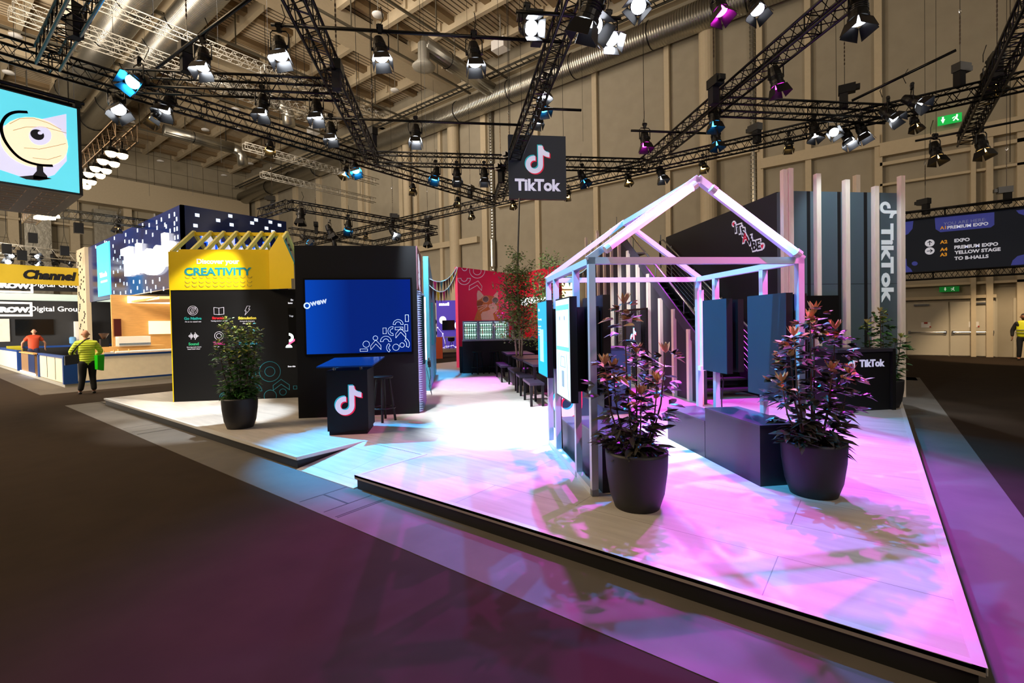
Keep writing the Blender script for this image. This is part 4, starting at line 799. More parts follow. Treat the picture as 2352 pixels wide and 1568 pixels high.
# distant rigs
ZF = 6.1
g = lambda x, y, z=ZF: G(x, y, z)
for a, b_, lb in (((665, 470), (1000, 528), 'black truss of a neighbouring stand above the screen booth'), ((665, 470), (600, 490), 'short black truss joining behind the yellow house'), ((666, 530), (860, 560), 'lower black truss of the farther rig, left part'), ((860, 560), (1000, 530), 'lower black truss of the farther rig, right part')):
    truss(g(*a), g(*b_), lb)
truss(PY(120, 488, 24), PY(385, 520, 24), 'dark truss between the big screen and the navy box', m_=mat('dark_grey_truss', '2a2a24', .4, .5), size=.3)
truss(PY(-40, 565, 35.5), PY(187, 592, 35.5), 'silver truss above the yellow banner', m_=K['silver'], size=.5); truss(PY(-40, 598, 36), PY(187, 612, 36), 'second silver truss just above the yellow banner', m_=K['silver'], size=.4)
for i, (a, b_) in enumerate((((200, -5), (640, 225)), ((30, 10), (400, 150)), ((20, 30), (560, 250)), ((560, 335), (735, 390)), ((600, 400), (730, 435)))):
    z = 14.5 if i < 3 else 12
    pa, pb = G(*a, z), G(*b_, z); pb = Vector((pb.x, pa.y, z))
    if i < 3: truss(pa, Vector((pa.x+14, pa.y, z)), 'pale aluminium truss high under the roof, %s' % ['nearest the centre', 'leftmost', 'middle one'][i], size=.4, m_=K['silver'], sus=7)
    else: truss(pa, Vector((pa.x+9, pa.y, z)), 'thin aluminium truss in front of the long wall, %s' % ['upper', 'lower'][i-3], size=.35, m_=K['silver'], sus=9)
# ================================================================== hanging boards and screens
hb = empty('hanging_logo_board', xy(12.9, 1.72, 4.42), 'dark square board with music note logo hanging from the rig', 'sign', rz=R45)
U_H = 12.9
c0 = PU(1170, 456, U_H); c1 = PU(1299, 313, U_H); v0_ = uvof(c0)[1]; v1_ = uvof(c1)[1]; hb.location = xy(U_H, v0_, c0.z); wB = v1_-v0_; hB = c1.z-c0.z
MB().box(0, wB, 0, .12, 0, hB).build('board', mat('board_midnight', '0f1c2c', .5, var=.05, emit=.12), hb)
note_logo(wall_fn(0), wB*.5, hB*.62, hB*.44, hb)
lb_ = MB(); text_mesh(lb_, 'TikTok', wall_fn(0), wB*.5, hB*.22, w=wB*.8, h=hB*.19, bold=.04, t=.01); lb_.build('lettering', glow('logo_white', 'ccd0ea', .5), hb)
for x in (.05, wB-.05): MB().cyl((x, .06, hB), (x, .06, 10), .006, 5).build('suspension_wire', K['blackm'], hb)
led = empty('led_screen_box', (2.37, 13.0, 4.55), 'large hanging screen box showing a globe with an eye', 'screen')
MB().box(-4.5, .03, .02, 2.9, -.02, 1.78).build('housing', K['blackm'], led)
fnl = lambda x, y, o: (x, .02-o, y)
def PLd(px, py): p = PY(px, py, 13.0); return (p.x-2.37, p.z-4.55)
MB().box(-4.5, -.03, -.01, .02, .02, 1.74).build('picture', glow('screen_sky', '62d9ea', .95), led)
q_ = lambda pts, m_, b0: MB().plate([PLd(*p) for p in pts], fnl, .004, .03+b0).build('picture_shape', m_, led)
lil = glow('screen_lilac', 'dcd8f2', .95); crm = glow('screen_cream', 'ffe9c4', 1.0); ink = mat('screen_ink', '10102c', .4, var=0)
q_([(-260, 330), (0, 290), (90, 275), (152, 262), (153, 370)]+[(153-4*i, 370+i*4.5) for i in range(1, 8)]+[(90, 414), (60, 410), (0, 390), (-100, 380)], lil, 0)
q_([(78+78*math.cos(t*.2618), 327+57*math.sin(t*.2618)+10*math.cos(t*.2618)) for t in range(24)], crm, .006)
q_([(92+26*math.cos(t*.349), 312+22*math.sin(t*.349)) for t in range(18)], lil, .01); q_([(85+16*math.cos(t*.349), 310+12*math.sin(t*.349)+3*math.cos(t*.349)) for t in range(18)], ink, .014); q_([(92+6*math.cos(t*.5), 306+4*math.sin(t*.5)) for t in range(12)], lil, .018)
cl = MB()
for a in ([(22, 285), (45, 273), (75, 272), (110, 283), (140, 298)], [(30, 300), (60, 292), (100, 292), (152, 306)], [(55, 340), (90, 343), (130, 335), (150, 330)], [(75, 363), (110, 367), (140, 358)]): cl.line([PLd(*p) for p in a], fnl, .008, False, .044)
cl.build('picture_line', mat('screen_line', 'c9a060', .4, var=0, emit=.4), led)
ar = MB(); A_ = [(60, 258), (35, 257), (15, 265), (3, 283), (2, 300), (10, 325), (35, 357), (60, 372), (90, 380), (118, 381)]
for _ in range(3): A_ = [A_[0]]+[(a[0]*.75+b[0]*.25, a[1]*.75+b[1]*.25) if s == 0 else (a[0]*.25+b[0]*.75, a[1]*.25+b[1]*.75) for a, b in zip(A_, A_[1:]) for s in (0, 1)]+[A_[-1]]
ar.line([PLd(*p) for p in A_], fnl, .045, False, .05)
ar.plate([PLd(*p) for p in [(84, 378), (98, 380), (99, 395), (108, 405), (108, 412), (76, 412), (76, 402), (84, 393)]], fnl, .05).plate([PLd(*p) for p in [(44, 406), (76, 403), (108, 408), (118, 411), (90, 415), (60, 412)]], fnl, .05); ar.build('picture_stand', ink, led)
und = MB(); 
for i in range(7):
    for j in range(5):
        x0, y0 = -.55-.62*i, .25+.52*j; und.line([(x0, y0), (x0+.4, y0), (x0+.4, y0+.3), (x0, y0+.3)], lambda x, y, o: (x, y, -.02-o), .012).line([(x0+.08, y0+.22), (x0+.08, y0+.08), (x0+.2, y0+.2), (x0+.2, y0+.08), (x0+.32, y0+.22)], lambda x, y, o: (x, y, -.02-o), .012, False)
und.build('underside_pattern', mat('underside_line', '8a6a4a', .5, emit=.15), led)
for x in (-.1, -2.2): MB().cyl((x, .3, 1.78), (x, .3, 12), .012, 6).build('chain', K['blackm'], led)
MB().cyl((-4.5, .05, 1.9), (.1, .05, 1.9), .04, 8).cyl((-4.5, .3, 1.9), (.1, .3, 1.9), .04, 8).box(-.05, .05, 0, .35, 1.78, 1.9).box(-2.25, -2.15, 0, .35, 1.78, 1.9).build('hanging_frame', K['truss'], led)
# direction banner
ba = empty('direction_banner', (20, -.74, 3.13), 'wide dark blue direction banner between two trusses', 'banner')
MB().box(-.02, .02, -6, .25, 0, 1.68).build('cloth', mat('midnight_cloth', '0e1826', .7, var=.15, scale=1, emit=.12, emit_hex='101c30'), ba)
def PB(px, py): p = PX(px, py, 19.97); return (-(p.y+.74), p.z-3.13)
fb = lambda x, y, o: (-.02-o, -x, y)
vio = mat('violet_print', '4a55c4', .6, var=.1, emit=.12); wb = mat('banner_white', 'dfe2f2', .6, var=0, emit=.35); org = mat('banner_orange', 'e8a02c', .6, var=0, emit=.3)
PBs = lambda pts: [PB(*p) for p in pts]
for sh_ in ([(2147, 500), (2284, 487), (2284, 516), (2276, 522), (2160, 533), (2149, 526)], [(2076, 510), (2098, 507), (2096, 525), (2086, 537), (2074, 542)], [(2074, 588), (2082, 595), (2083, 610), (2092, 617), (2096, 624), (2074, 626)],
    [(2101+7*math.cos(t*.5236), 605+5*math.sin(t*.5236)) for t in range(12)], [(2322, 609), (2326, 598), (2337, 588), (2352, 584), (2352, 607)], [(2334, 483), (2340, 490), (2352, 494), (2352, 481)]): MB().plate(PBs(sh_), fb).build('violet_shape', vio, ba)
def bt(s, px, py, hp, m_, bold=.03, align='L'): x, y = PB(px, py); mb = MB(); text_mesh(mb, s, fb, x, y, h=hp*.0135, bold=bold, align=align, t=.006); mb.build('banner_lettering', m_, ba)
bt('YOU ARE HERE:', 2215, 509, 7, mat('banner_grey', '8f96c8', .6, emit=.2), 0, 'C'); bt('A1', 2159, 523.5, 7.4, org); bt('PREMIUM EXPO', 2176, 522.5, 7.4, wb)
for s, y in (('A2', 556), ('A4', 573), ('A3', 585)): bt(s, 2159, y, 8, org, .04)
for s, y, x in (('EXPO', 551.5, 2192), ('PREMIUM EXPO', 567, 2192), ('YELLOW STAGE', 579, 2192), ('TO B-HALLS', 592.5, 2192)): bt(s, x, y+1, 8, wb, .04)
aw = MB(); wc_ = MB()
for cx_, cy_, rot in ((2135.5, 558, 0), (2135.5, 576, 1)):
    x, y = PB(cx_, cy_); wc_.plate(circ(x, y, .115, 22), fb, .006)
    a_ = [((0, -.06), (0, .06)), ((0, .06), (-.045, .015)), ((0, .06), (.045, .015))]
    for (p, q) in a_:
        if rot: p, q = (p[1], -p[0]), (q[1], -q[0])
        aw.line([(x+p[0], y+p[1]), (x+q[0], y+q[1])], fb, .02, False, .012)
wc_.build('arrow_disc', wb, ba); aw.build('arrow_sign', K['black'], ba)
truss((20.0, .3, 4.95), (20.0, -7, 4.95), 'black truss above the direction banner', size=.25); truss((20.0, .3, 3.0), (20.0, -7, 3.0), 'black truss below the direction banner', size=.22)

# ================================================================== spotlights
HM = K['blackm']; LENS = {}
def lens_mat(c, s):
    k = 'lens_%s_%s' % (c, s)
    return glow(k, {'w': 'f2f8ff', 'c': '2aa8ff', 'm': 'ff30e8', 'y': 'ffc870'}[c], s)
PROTO = {}
def spot_proto(kind, c, s):
    key = (kind, c, s)
    if key in PROTO: return PROTO[key]
    r = empty('spotlight', (0, 0, 0)); S = {'big': 1.15, 'std': 1.0, 'small': .8}[kind]
    MB().box(-.03*S, .03*S, -.03*S, .03*S, -.1*S, .03*S).cyl((-.05*S, 0, .0), (.05*S, 0, .0), .035*S, 8).build('clamp', HM, r)
    MB().tube([(-.13*S, 0, -.34*S), (-.13*S, 0, -.13*S), (-.1*S, 0, -.09*S), (.1*S, 0, -.09*S), (.13*S, 0, -.13*S), (.13*S, 0, -.34*S)], .011*S, 6).build('yoke', HM, r)
    L = .2*S if kind == 'small' else .27*S
    bd = MB().lathe([(.03*S, L*.75), (.075*S, L*.7), (.1*S, L*.3), (.105*S, -L*.4), (.118*S, -L*.45), (.118*S, -L*.6), (.11*S, -L*.6)], 18).build('lamp_body', HM, r, False); bd.location = (0, 0, -.34*S)
    fins = MB()
    for k in range(3): fins.lathe([(.108*S, -L*.1*k+.0), (.112*S, -L*.1*k+.012*S), (.108*S, -L*.1*k+.02*S)], 14)
    fins.build('cooling_ring', HM, bd)
    MB().cyl((-.135*S, 0, 0), (-.1*S, 0, 0), .025*S, 8).cyl((.1*S, 0, 0), (.135*S, 0, 0), .025*S, 8).build('tilt_knob', HM, bd)
    MB().cyl((0, 0, -L*.61), (0, 0, -L*.63), .1*S, 18).build('lens', lens_mat(c, s*3), bd)
    z0 = -L*.62; z1 = z0-.16*S; w0, w1 = .1*S, .15*S; dm = mat('barn_door_paint', '141417', .35, .2); dl = mat('barn_door_lit_inside', 'b8bcc4', .4, .1)  # inner flap faces coloured pale to show the lens light on them
    for ax in range(4):
        a = ax*math.pi/2; ca, sa = math.cos(a), math.sin(a)
        P = [(w0, -w0, z0), (w0, w0, z0), (w1, w1*.8, z1), (w1, -w1*.8, z1)]; P = [(x*ca-y*sa, x*sa+y*ca, z) for x, y, z in P]; Q = [(x*1.04, y*1.04, z) for x, y, z in P]
        MB().add(P+Q, [(0, 1, 2, 3), (7, 6, 5, 4), (0, 4, 5, 1), (1, 5, 6, 2), (2, 6, 7, 3), (3, 7, 4, 0)]).build('barn_door', dm, bd).data.materials.append(dl); bd.children[-1].data.polygons[0].material_index = 1
    MB().tube([(0, .1*S, L*.2), (.05*S, .14*S, L*.8), (.02*S, .06*S, L*1.3)], .008*S, 5).build('power_cable', K['rubber'], r)
    PROTO[key] = r; r['used'] = 0
    return r
LAMPS = []
def spot(px, py, pl, kind, c, s, label, rz=0, tilt=0, tl2=0, drop=None):
    "body centre seen at (px, py) on the plane pl of its truss"
    p = {'U': PU, 'V': PV, 'X': PX, 'Y': PY, 'Z': G}[pl[0]](px, py, pl[1]); pr = spot_proto(kind, c, s)
    if pr['used'] == 0: o = pr; pr['used'] = 1
    else: o = copy_tree(pr)
    S = {'big': 1.15, 'std': 1.0, 'small': .8}[kind]
    o.location = p+Vector((0, 0, .34*S)); o.rotation_euler = (0, 0, math.radians(rz)-math.pi/4)
    if 'used' in o and o is not pr: del o['used']
    for ch in o.children:
        if ch.name.startswith('lamp_body'): ch.rotation_euler = (-math.radians(tilt*1.3+8), math.radians(tl2), 0)
    tag(o, label, 'spotlight'); LAMPS.append((o, c))
    return p
U1_, U2_ = ('U', 7.6), ('U', 10.86)
spot(642, 110, U1_, 'std', 'w', 14, 'spotlight with white beam, leftmost on the upper centre pipe', 0, 12, -12)
spot(873, 112, U1_, 'std', 'w', 8, 'spotlight with white beam, middle one on the upper centre pipe', 5, 8, -8)
spot(1089, 124, U1_, 'std', 'w', 6, 'spotlight with white beam, right one on the upper centre pipe', 0, 5, -4)
spot(1211, 65, ('U', 6.95), 'std', 'w', 22, 'bright round spotlight on the short top pipe, left end', 10, 40, -8)
spot(1399, 80, ('U', 6.95), 'std', 'w', 30, 'brightest spotlight with round beam, right end of the short top pipe', 0, 25, 0)
spot(1350, 52, ('V', 1.9), 'big', 'w', 2, 'large black spotlight with flaps white on the inside at the top edge', 30, 30, 10)
spot(1362, 12, ('V', 1.75), 'big', 'w', 3, 'large black spotlight cut by the top edge beside the steep truss', -30, -10, 25)
spot(1470, 8, ('U', 6.2), 'std', 'w', 1, 'tilted dark spotlight at the top edge, right of the round bright ones', 10, 20, 38)
spot(1648, 8, ('V', 4.2), 'std', 'm', 10, 'magenta spotlight with open flaps at the top edge', 15, 10, 0)
spot(1735, 8, ('V', 4.9), 'std', 'w', 1, 'dark boxy spotlight at the top edge, right of the magenta one', 15, 12, 14)
spot(1971, 20, ('V', 5.85), 'big', 'w', 1, 'black spotlight with pale blue flaps at the top edge on the right', 0, 0, 6)
spot(1782, 178, ('V', 5.78), 'std', 'm', 7, 'magenta spotlight below the steep right truss', -10, -4, -12)
spot(1640, 268, ('V', 5.75), 'std', 'c', 6, 'upper cyan spotlight below the steep right truss', 0, 3, 2); spot(1644, 315, ('U', 11.0), 'std', 'c', 6, 'lower cyan spotlight at the end of the pipe over the frame roof', 10, 3, 0)
spot(1481, 318, ('U', 11.0), 'std', 'm', 9, 'magenta spotlight on the pipe over the frame roof', 0, 4, 0)
spot(1252, 205, ('V', 2.25), 'std', 'w', 9, 'white spotlight hanging beside the steep centre truss', 25, 8, 18); spot(1247, 238, ('V', 2.35), 'std', 'c', 9, 'cyan spotlight hanging below the white one beside the steep centre truss', 0, 5, -10); spot(1237, 265, ('V', 2.3), 'std', 'w', 2, 'dark spotlight just above the logo board', 0, 4, 8)
UP = ('U', 13.5)
spot(1001, 398, UP, 'std', 'c', 10, 'cyan spotlight under the level truss, left of the logo board', 0, 10, 12); spot(1049, 400, UP, 'std', 'w', 1, 'narrow unlit spotlight under the level truss', 0, 8, -3); spot(1112, 400, UP, 'std', 'w', 5, 'white spotlight under the level truss, close to the logo board', 0, 3, 0)
spot(1337, 405, UP, 'std', 'c', 4, 'blue spotlight right of the logo board', 20, 10, -12)
XA = ('X', 13.8); YB = ('Y', 11.25)
spot(1518, 396, XA, 'std', 'w', 5, 'white spotlight right of the truss corner', 0, 8, -6)
for px, py, pl, lb in ((1443, 410, XA, 'below the truss crossing, right of the logo board'), (1614, 378, XA, 'above the peak of the light tube frame'), (1812, 330, XA, 'under the long right truss, near the cluster'), (1305, 445, XA, 'touching the right edge of the logo board'), (1178, 466, XA, 'just below left corner of the logo board'), (1082, 490, XA, 'left end of the right truss, lower one'),
    (1051, 460, YB, 'near the right end of the long left truss'), (948, 430, YB, 'middle of the long left truss, right part'), (793, 392, YB, 'left of the cyan one on the long left truss'), (620, 335, YB, 'long left truss, above the navy box'), (358, 267, YB, 'long left truss, between two large white spotlights'), (2100, 280, XA, 'under the right truss beside the exit sign'), (840, 538, ('X', 13.8), 'far left part of the right truss, above the screen booth'), (915, 540, ('X', 13.8), 'far truss above the right end of the screen booth')):
    spot(px, py, pl, 'small', 'y', 5, 'small warm fresnel lamp, ' + lb, random.uniform(-40, 40), random.uniform(4, 14), random.uniform(-8, 8))
spot(815, 383, YB, 'std', 'c', 14, 'cyan spotlight where the level truss meets the long left truss', 0, 18, -18)
spot(268, 238, YB, 'big', 'w', 3, 'large spotlight with flaps white on the inside, left part of the long left truss', 0, 15, -30); spot(385, 235, YB, 'big', 'w', 5, 'large white spotlight right of the small warm lamp on the left', 10, 12, 8)
spot(318, 185, ('U', 9.5), 'big', 'c', 30, 'very bright cyan spotlight in the upper left', -30, 30, -35)
spot(466, 135, ('Z', 6.05), 'std', 'w', 14, 'white spotlight clamped to the diagonal pipe', 0, 10, -6)
spot(603, 240, ('U', 9.68), 'std', 'w', 8, 'white spotlight under the level upper left truss, left one', 0, 6, 0); spot(727, 250, ('U', 9.68), 'std', 'w', 12, 'white spotlight under the level upper left truss, right one', 0, 8, -5)
spot(760, 300, U2_, 'std', 'w', 6, 'white spotlight at the left end of the lower centre pipe', 0, 8, -6); spot(955, 305, U2_, 'std', 'w', 26, 'bright starry spotlight on the lower centre pipe', 0, 6, 0)
for i, (px, py, s, t1, t2, lb) in enumerate(((1870, 297, 4, 8, 8, 'leftmost of the white cluster at the right truss'), (1912, 300, 2, 25, 45, 'turned aside in the white cluster, second from the left'), (1945, 312, 26, 12, 12, 'bright one in the middle of the white cluster'), (1978, 297, 28, 10, 4, 'bright one at the right of the cluster middle'), (2040, 262, 5, 22, 25, 'below the slanted pipe, lower one'), (2095, 232, 7, 28, 30, 'below the slanted pipe, upper one'))):
    spot(px, py, XA if i < 4 else ('X', 13.0), 'std', 'w', s, 'white spotlight, ' + lb, 10*i, t1, t2)
spot(2148, 345, ('X', 16.35), 'big', 'y', 6, 'wide warm fresnel on the right pipe, left one', 0, 4, 0); spot(2254, 330, ('X', 16.35), 'big', 'y', 6, 'wide warm fresnel on the right pipe, right one', 0, 4, 0)
spot(2272, 185, ('Y', -1.95), 'big', 'y', 3, 'large warm lamp hidden in the right truss crossing', 0, 10, 0)
spot(270, 515, ('Y', 24), 'std', 'y', 4, 'warm lamp under the dark truss beside the navy box', 0, 2, 0)
for i, (px, py, c, s) in enumerate(((691, 492, 'w', 0), (800, 518, 'c', 3), (902, 532, 'w', 3), (982, 548, 'w', 0), (757, 528, 'w', 0), (700, 548, 'c', 8), (768, 560, 'c', 20))):
    spot(px, py, ('Z', 5.62), 'big' if s < 20 else 'std', c, s, ['moving head under the far truss corner', 'cyan lamp under the far truss', 'white disc lamp under the far truss crossing', 'dark moving head at the right end of the far truss', 'dark lamp behind the screen booth top', 'cyan lamp beside the yellow gable', 'bright cyan lamp just above the screen booth'][i], 20*i, 15*(i % 3), 10*(i % 2))
for i, (px, py, c, s) in enumerate(((32, 586, 'w', 3), (22, 600, 'w', 3), (78, 587, 'w', 2), (77, 604, 'w', 3), (123, 592, 'y', 5), (148, 600, 'w', 3))):
    spot(px, py, ('Y', 35.4), 'big', c, s, 'lamp above the yellow banner, number %s counted from the left' % ['one', 'two', 'three', 'four', 'five', 'six'][i], 30*i, 50 if c == 'w' else 0, 30 if i % 2 else -40)
# warm blinder rig beside the screen box
bt_ = truss((3.3, 13.6, 6.3), (3.3, 27, 6.3), 'bronze toned truss with glowing floods beside the screen box', size=.4, m_=mat('bronze_truss', '6a5a48', .4, .5))
for i, (px, py) in enumerate(((255, 350), (281, 355), (236, 368), (262, 374), (219, 385), (244, 390), (204, 398), (230, 401), (190, 413), (210, 416), (198, 426))):
    p = G(px, py, 5.8); f_ = empty('flood_lamp', p, 'warm glowing flood lamp, %s row from the camera, %s side of the bronze truss' % (['first', 'first', 'second', 'second', 'third', 'third', 'fourth', 'fourth', 'fifth', 'fifth', 'sixth'][i], ['left', 'right'][i % 2]), 'flood lamp', 'warm floods on the bronze truss')
    MB().lathe([(.03, .14), (.1, .1), (.12, 0), (.11, 0)], 14).build('lamp_body', HM, f_); MB().lathe([(.002, -.11), (.06, -.095), (.1, -.05), (.11, 0), (.1, .02)], 14).build('bulb', glow('flood_warm', 'ffdca0', 14), f_)
    MB().box(-.015, .015, -.015, .015, .1, .3).build('bracket', HM, f_)
for i, (px, py) in enumerate(((93, 503), (113, 503), (123, 499))):
    f_ = tag(MB().lathe([(.02, .12), (.12, .06), (.13, 0)], 14).build('ceiling_lamp', glow('flood_warm', 'ffdca0', 14), loc=PY(px, py, 17)), 'small warm lamp under the screen box, %s of three' % ['left', 'middle', 'right'][i], 'lamp', 'warm lamps under the screen box')
# chain hoists
def hoist_proto():
    r = empty('chain_hoist', (0, 0, 0)); MB().box(-.12, .2, -.09, .09, -.1, .08).box(.2, .28, -.06, .06, -.06, .04).build('motor', K['rubber'], r)
    MB().box(-.1, .06, -.07, .07, -.42, -.1).build('chain_bag', mat('black_canvas', '111112', .9), r)
    ch = MB()
    for i in range(14): ch.box(-.012 if i % 2 else -.004, .012 if i % 2 else .004, -.004 if i % 2 else -.012, .004 if i % 2 else .012, .5+.045*i, .55+.045*i)
    ch.build('chain', mat('steel_chain', '4a3f35', .4, .6), r); MB().tube([(.03*math.cos(t*.785), 0, 1.2+.05*math.sin(t*.785)) for t in range(8)], .008, 5, True).build('hook', K['steel'], r)
    MB().cyl((0, 0, .08), (0, 0, .5), .006, 5).cyl((0, 0, 1.25), (0, 0, 14), .006, 5).build('wire_rope', K['blackm'], r)
    return r
hp0 = hoist_proto()
for i, (px, py, pl, lb) in enumerate(((430, 112, ('U', 8.9), 'left of the diagonal pipe lamp'), (773, 152, ('V', -1.9), 'on the steep centre left truss'), (855, 302, ('U', 13.2), 'where the steep truss meets the long left truss'), (1228, 40, ('U', 7.3), 'beside the bright round spotlight at the top'), (1170, 358, ('U', 13.3), 'at the left edge of the logo board'), (1640, 190, ('V', 5.3), 'at the crossing of the steep right truss'),
    (1940, 205, ('U', 9.68), 'on the level upper right truss'), (2205, 155, ('X', 14.2), 'left of the right truss crossing'), (2290, 130, ('X', 13.2), 'in the right truss crossing'), (2125, 462, ('X', 20), 'on the banner truss, left one'), (2312, 435, ('X', 20), 'on the banner truss, right one'), (625, 455, ('Y', 19.5), 'on the far truss corner behind the yellow house'), (1150, 385, ('U', 13.5), 'below the level truss beside the logo board'),
    (726, 515, ('U', 22), 'above the left end of the screen booth'), (982, 500, ('U', 22.5), 'at the right end of the far truss'), (902, 495, ('U', 21), 'above the far truss crossing'), (1080, 430, ('X', 13.8), 'near the end of the long left truss'), (1737, 292, ('X', 13.8), 'on the long right truss left of the cluster'), (170, 25, ('X', 1.75), 'in the top left truss crossing'))):
    o = hp0 if i == 0 else copy_tree(hp0); o.location = {'U': PU, 'V': PV, 'X': PX, 'Y': PY}[pl[0]](px, py, pl[1]); o.rotation_euler = (0, 0, i*.8); tag(o, 'black chain hoist ' + lb, 'hoist')
for i, (px, py, Y) in enumerate(((15, 560, 34), (50, 575, 33), (75, 535, 34), (148, 565, 33), (180, 512, 30))):
    r = empty('hanging_weight', PY(px, py, Y), 'black chain bag hanging on straps over the yellow banner, %s from the left' % ['first', 'second', 'third', 'fourth', 'fifth'][i], 'chain bag', 'chain bags over the yellow banner')
    MB().box(-.17, .17, -.1, .1, -.5, 0).build('bag', K['rubber'], r); MB().bar((-.13, 0, 0), (0, 0, .6), .03, .01).bar((.13, 0, 0), (0, 0, .6), .03, .01).cyl((0, 0, .6), (0, 0, 15), .012, 5).build('strap', K['blackm'], r)
# thin wires down from the roof
for i, (px, y0, y1, z) in enumerate([(853, 0, 250, 9), (965, 0, 160, 9), (1168, 0, 110, 9), (1478, 40, 300, 10), (1920, 0, 180, 10), (2150, 0, 440, 10), (2320, 0, 440, 10), (505, 20, 480, 12), (440, 200, 500, 12), (1000, 300, 560, 12), (1195, 0, 180, 9), (340, 200, 500, 12), (265, 100, 400, 12), (780, 250, 450, 12), (1337, 0, 380, 12)]):
    b_ = G(px, (y0+y1)/2, z); tag(MB().cyl((0, 0, -2.5), (0, 0, 21.7-z), .006 if i % 3 else .01, 4).build('hanging_wire', K['blackm'], loc=b_), 'thin dark wire hanging from the hall roof, '+['right of the steep left truss', 'above the bright starry spotlight', 'left of the bright top spotlights', 'above the magenta lamp on the pipe', 'right of the steep right truss', 'left of the exit sign', 'far right, above the banner truss', 'above the middle of the yellow house', 'above the left of the navy box', 'left of the bar wall', 'above the logo board left edge', 'left of the level left truss', 'above the screen box corner', 'above the left end of the screen booth', 'right of the logo board'][i], 'wire')
tag(MB().tube([PU(1193, 455, 12.9), PU(1190, 560, 12.9)+Vector((0, 0, 0)), PU(1188, 700, 12.9)], .025, 6).build('power_cable', K['rubber']), 'black cable dropping from below the logo board to the birch trees', 'cable')
# bunting
def bunting(a, b_, sag, n, label, ph=0):
    a = Vector(a); b_ = Vector(b_); r = empty('bunting', a, label, 'bunting'); P = []
    for i in range(n+1): t = i/n; p = a.lerp(b_, t)-Vector((0, 0, sag*4*t*(1-t))); P.append(p-a)
    MB().tube(P, .012, 5).build('cord', glow('bunting_cord', 'bfe9ff', .4), r); cols = ['15171c', '15171c', 'e3e31a', '15171c', 'd6339a', '15171c', '2aa5bd', '15171c']
    for i in range(n):
        m_ = mat('flag_'+cols[(i+ph) % 8], cols[(i+ph) % 8], .7); p, q = P[i], P[i+1]; c = (p+q)/2
        MB().add([p, q, c-Vector((0, 0, .34)), p+Vector((.004, .004, 0)), q+Vector((.004, .004, 0)), c-Vector((-.004, -.004, .34))], [(0, 1, 2), (5, 4, 3), (0, 3, 4, 1), (1, 4, 5, 2), (2, 5, 3, 0)]).build('flag', m_, r)
bunting(PV(986, 655, -.5), (12.42, 12.0, 3.8), .45, 11, 'string of coloured pennants from the cyan wall to the pink wall, lower one')
bunting(PV(986, 640, -.5), (12.42, 12.05, 3.82), .25, 10, 'string of coloured pennants just above the other one', 3)
bunting(PU(1290, 632, 15), PU(1352, 612, 14), .15, 5, 'short pennant string seen through the frame roof', 5)
# ================================================================== sanofi stand
u_ = 32.3
sa = empty('violet_stand_wall', xy(u_, -.95, 0), 'violet stand wall with white dots, network lines and a name in white', 'stand', rz=R45)
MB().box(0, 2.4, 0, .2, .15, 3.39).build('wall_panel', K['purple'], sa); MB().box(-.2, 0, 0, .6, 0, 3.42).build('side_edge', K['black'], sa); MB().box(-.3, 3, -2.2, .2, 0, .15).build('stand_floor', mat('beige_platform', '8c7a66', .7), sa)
def PS(px, py): p = PU(px, py, u_); return (uvof(p)[1]+.95, p.z)
fs_ = wall_fn(0); wm_ = glow('stand_white', 'f6f2ff', 1.6)
mb = MB(); x, y = PS(1020, 698); text_mesh(mb, 'sanofi', fs_, x, y, w=.68, bold=.05, t=.02); mb.build('lettering', wm_, sa)
mb = MB(); mb.plate([PS(1017+8*math.cos(t*.35), 735+9*math.sin(t*.35)) for t in range(18)], fs_, .01).plate([PS(1050+6*math.cos(t*.35), 747+9*math.sin(t*.35)) for t in range(18)], fs_, .01); mb.build('white_dots', wm_, sa)
nl = MB(); N_ = [(1005, 752), (1017, 766), (1009, 803), (1024, 795), (1040, 793), (1047, 797)]
for a, b_ in ((0, 1), (1, 2), (1, 3), (2, 3), (3, 4), (4, 5), (2, 4)): nl.line([PS(*N_[a]), PS(*N_[b_])], fs_, .012, False, .01)
for q in N_: nl.plate([(PS(*q)[0]+.045*math.cos(t), PS(*q)[1]+.045*math.sin(t)) for t in range(6)], fs_, .015)
nl.build('network_lines', wm_, sa)
mb = MB(); a = PS(1016, 758); b_ = PS(1044, 735); mb.box(a[0], b_[0], -.08, -.03, a[1], b_[1]).build('wall_screen', K['darkglass'], sa)
ch_ = empty('bar_chair', PU(1037, 806, 31.5), 'black shell bar chair in front of the violet wall', 'chair', rz=R45); MB().lathe([(.05, .62), (.2, .66), (.24, .78), (.22, .9), (.2, .8), (.1, .7)], 16).build('seat_shell', K['rubber'], ch_)
for a in range(4): MB().bar((.05*math.cos(a*1.57+.8), .05*math.sin(a*1.57+.8), .65), (.22*math.cos(a*1.57+.8), .22*math.sin(a*1.57+.8), 0), .025, .025).build('leg', K['blackm'], ch_)
tb_ = empty('high_table', PU(1029, 808, 31.2), 'high grey table beside the violet stand wall', 'table', rz=R45); MB().box(-.2, .9, -.3, .3, .95, 1.0).build('table_top', K['silver'], tb_)
for x in (-.15, .85): MB().box(x-.02, x+.02, -.02, .02, 0, .95).build('leg', K['silver'], tb_)
oc = tag(MB().box(-.45, .35, 0, .6, 0, 1.1).build('orange_counter', mat('orange_board', 'a3401c', .6), loc=PU(1001, 824, 24.5), rz=R45), 'orange red counter seen past the cyan wall', 'counter'); oc.location.z = 0
gl = empty('white_stand_wall', PU(996, 790, 27.5), 'pale wall with large grey letters left of the violet stand', 'stand', rz=R45); gl.location.z = 0
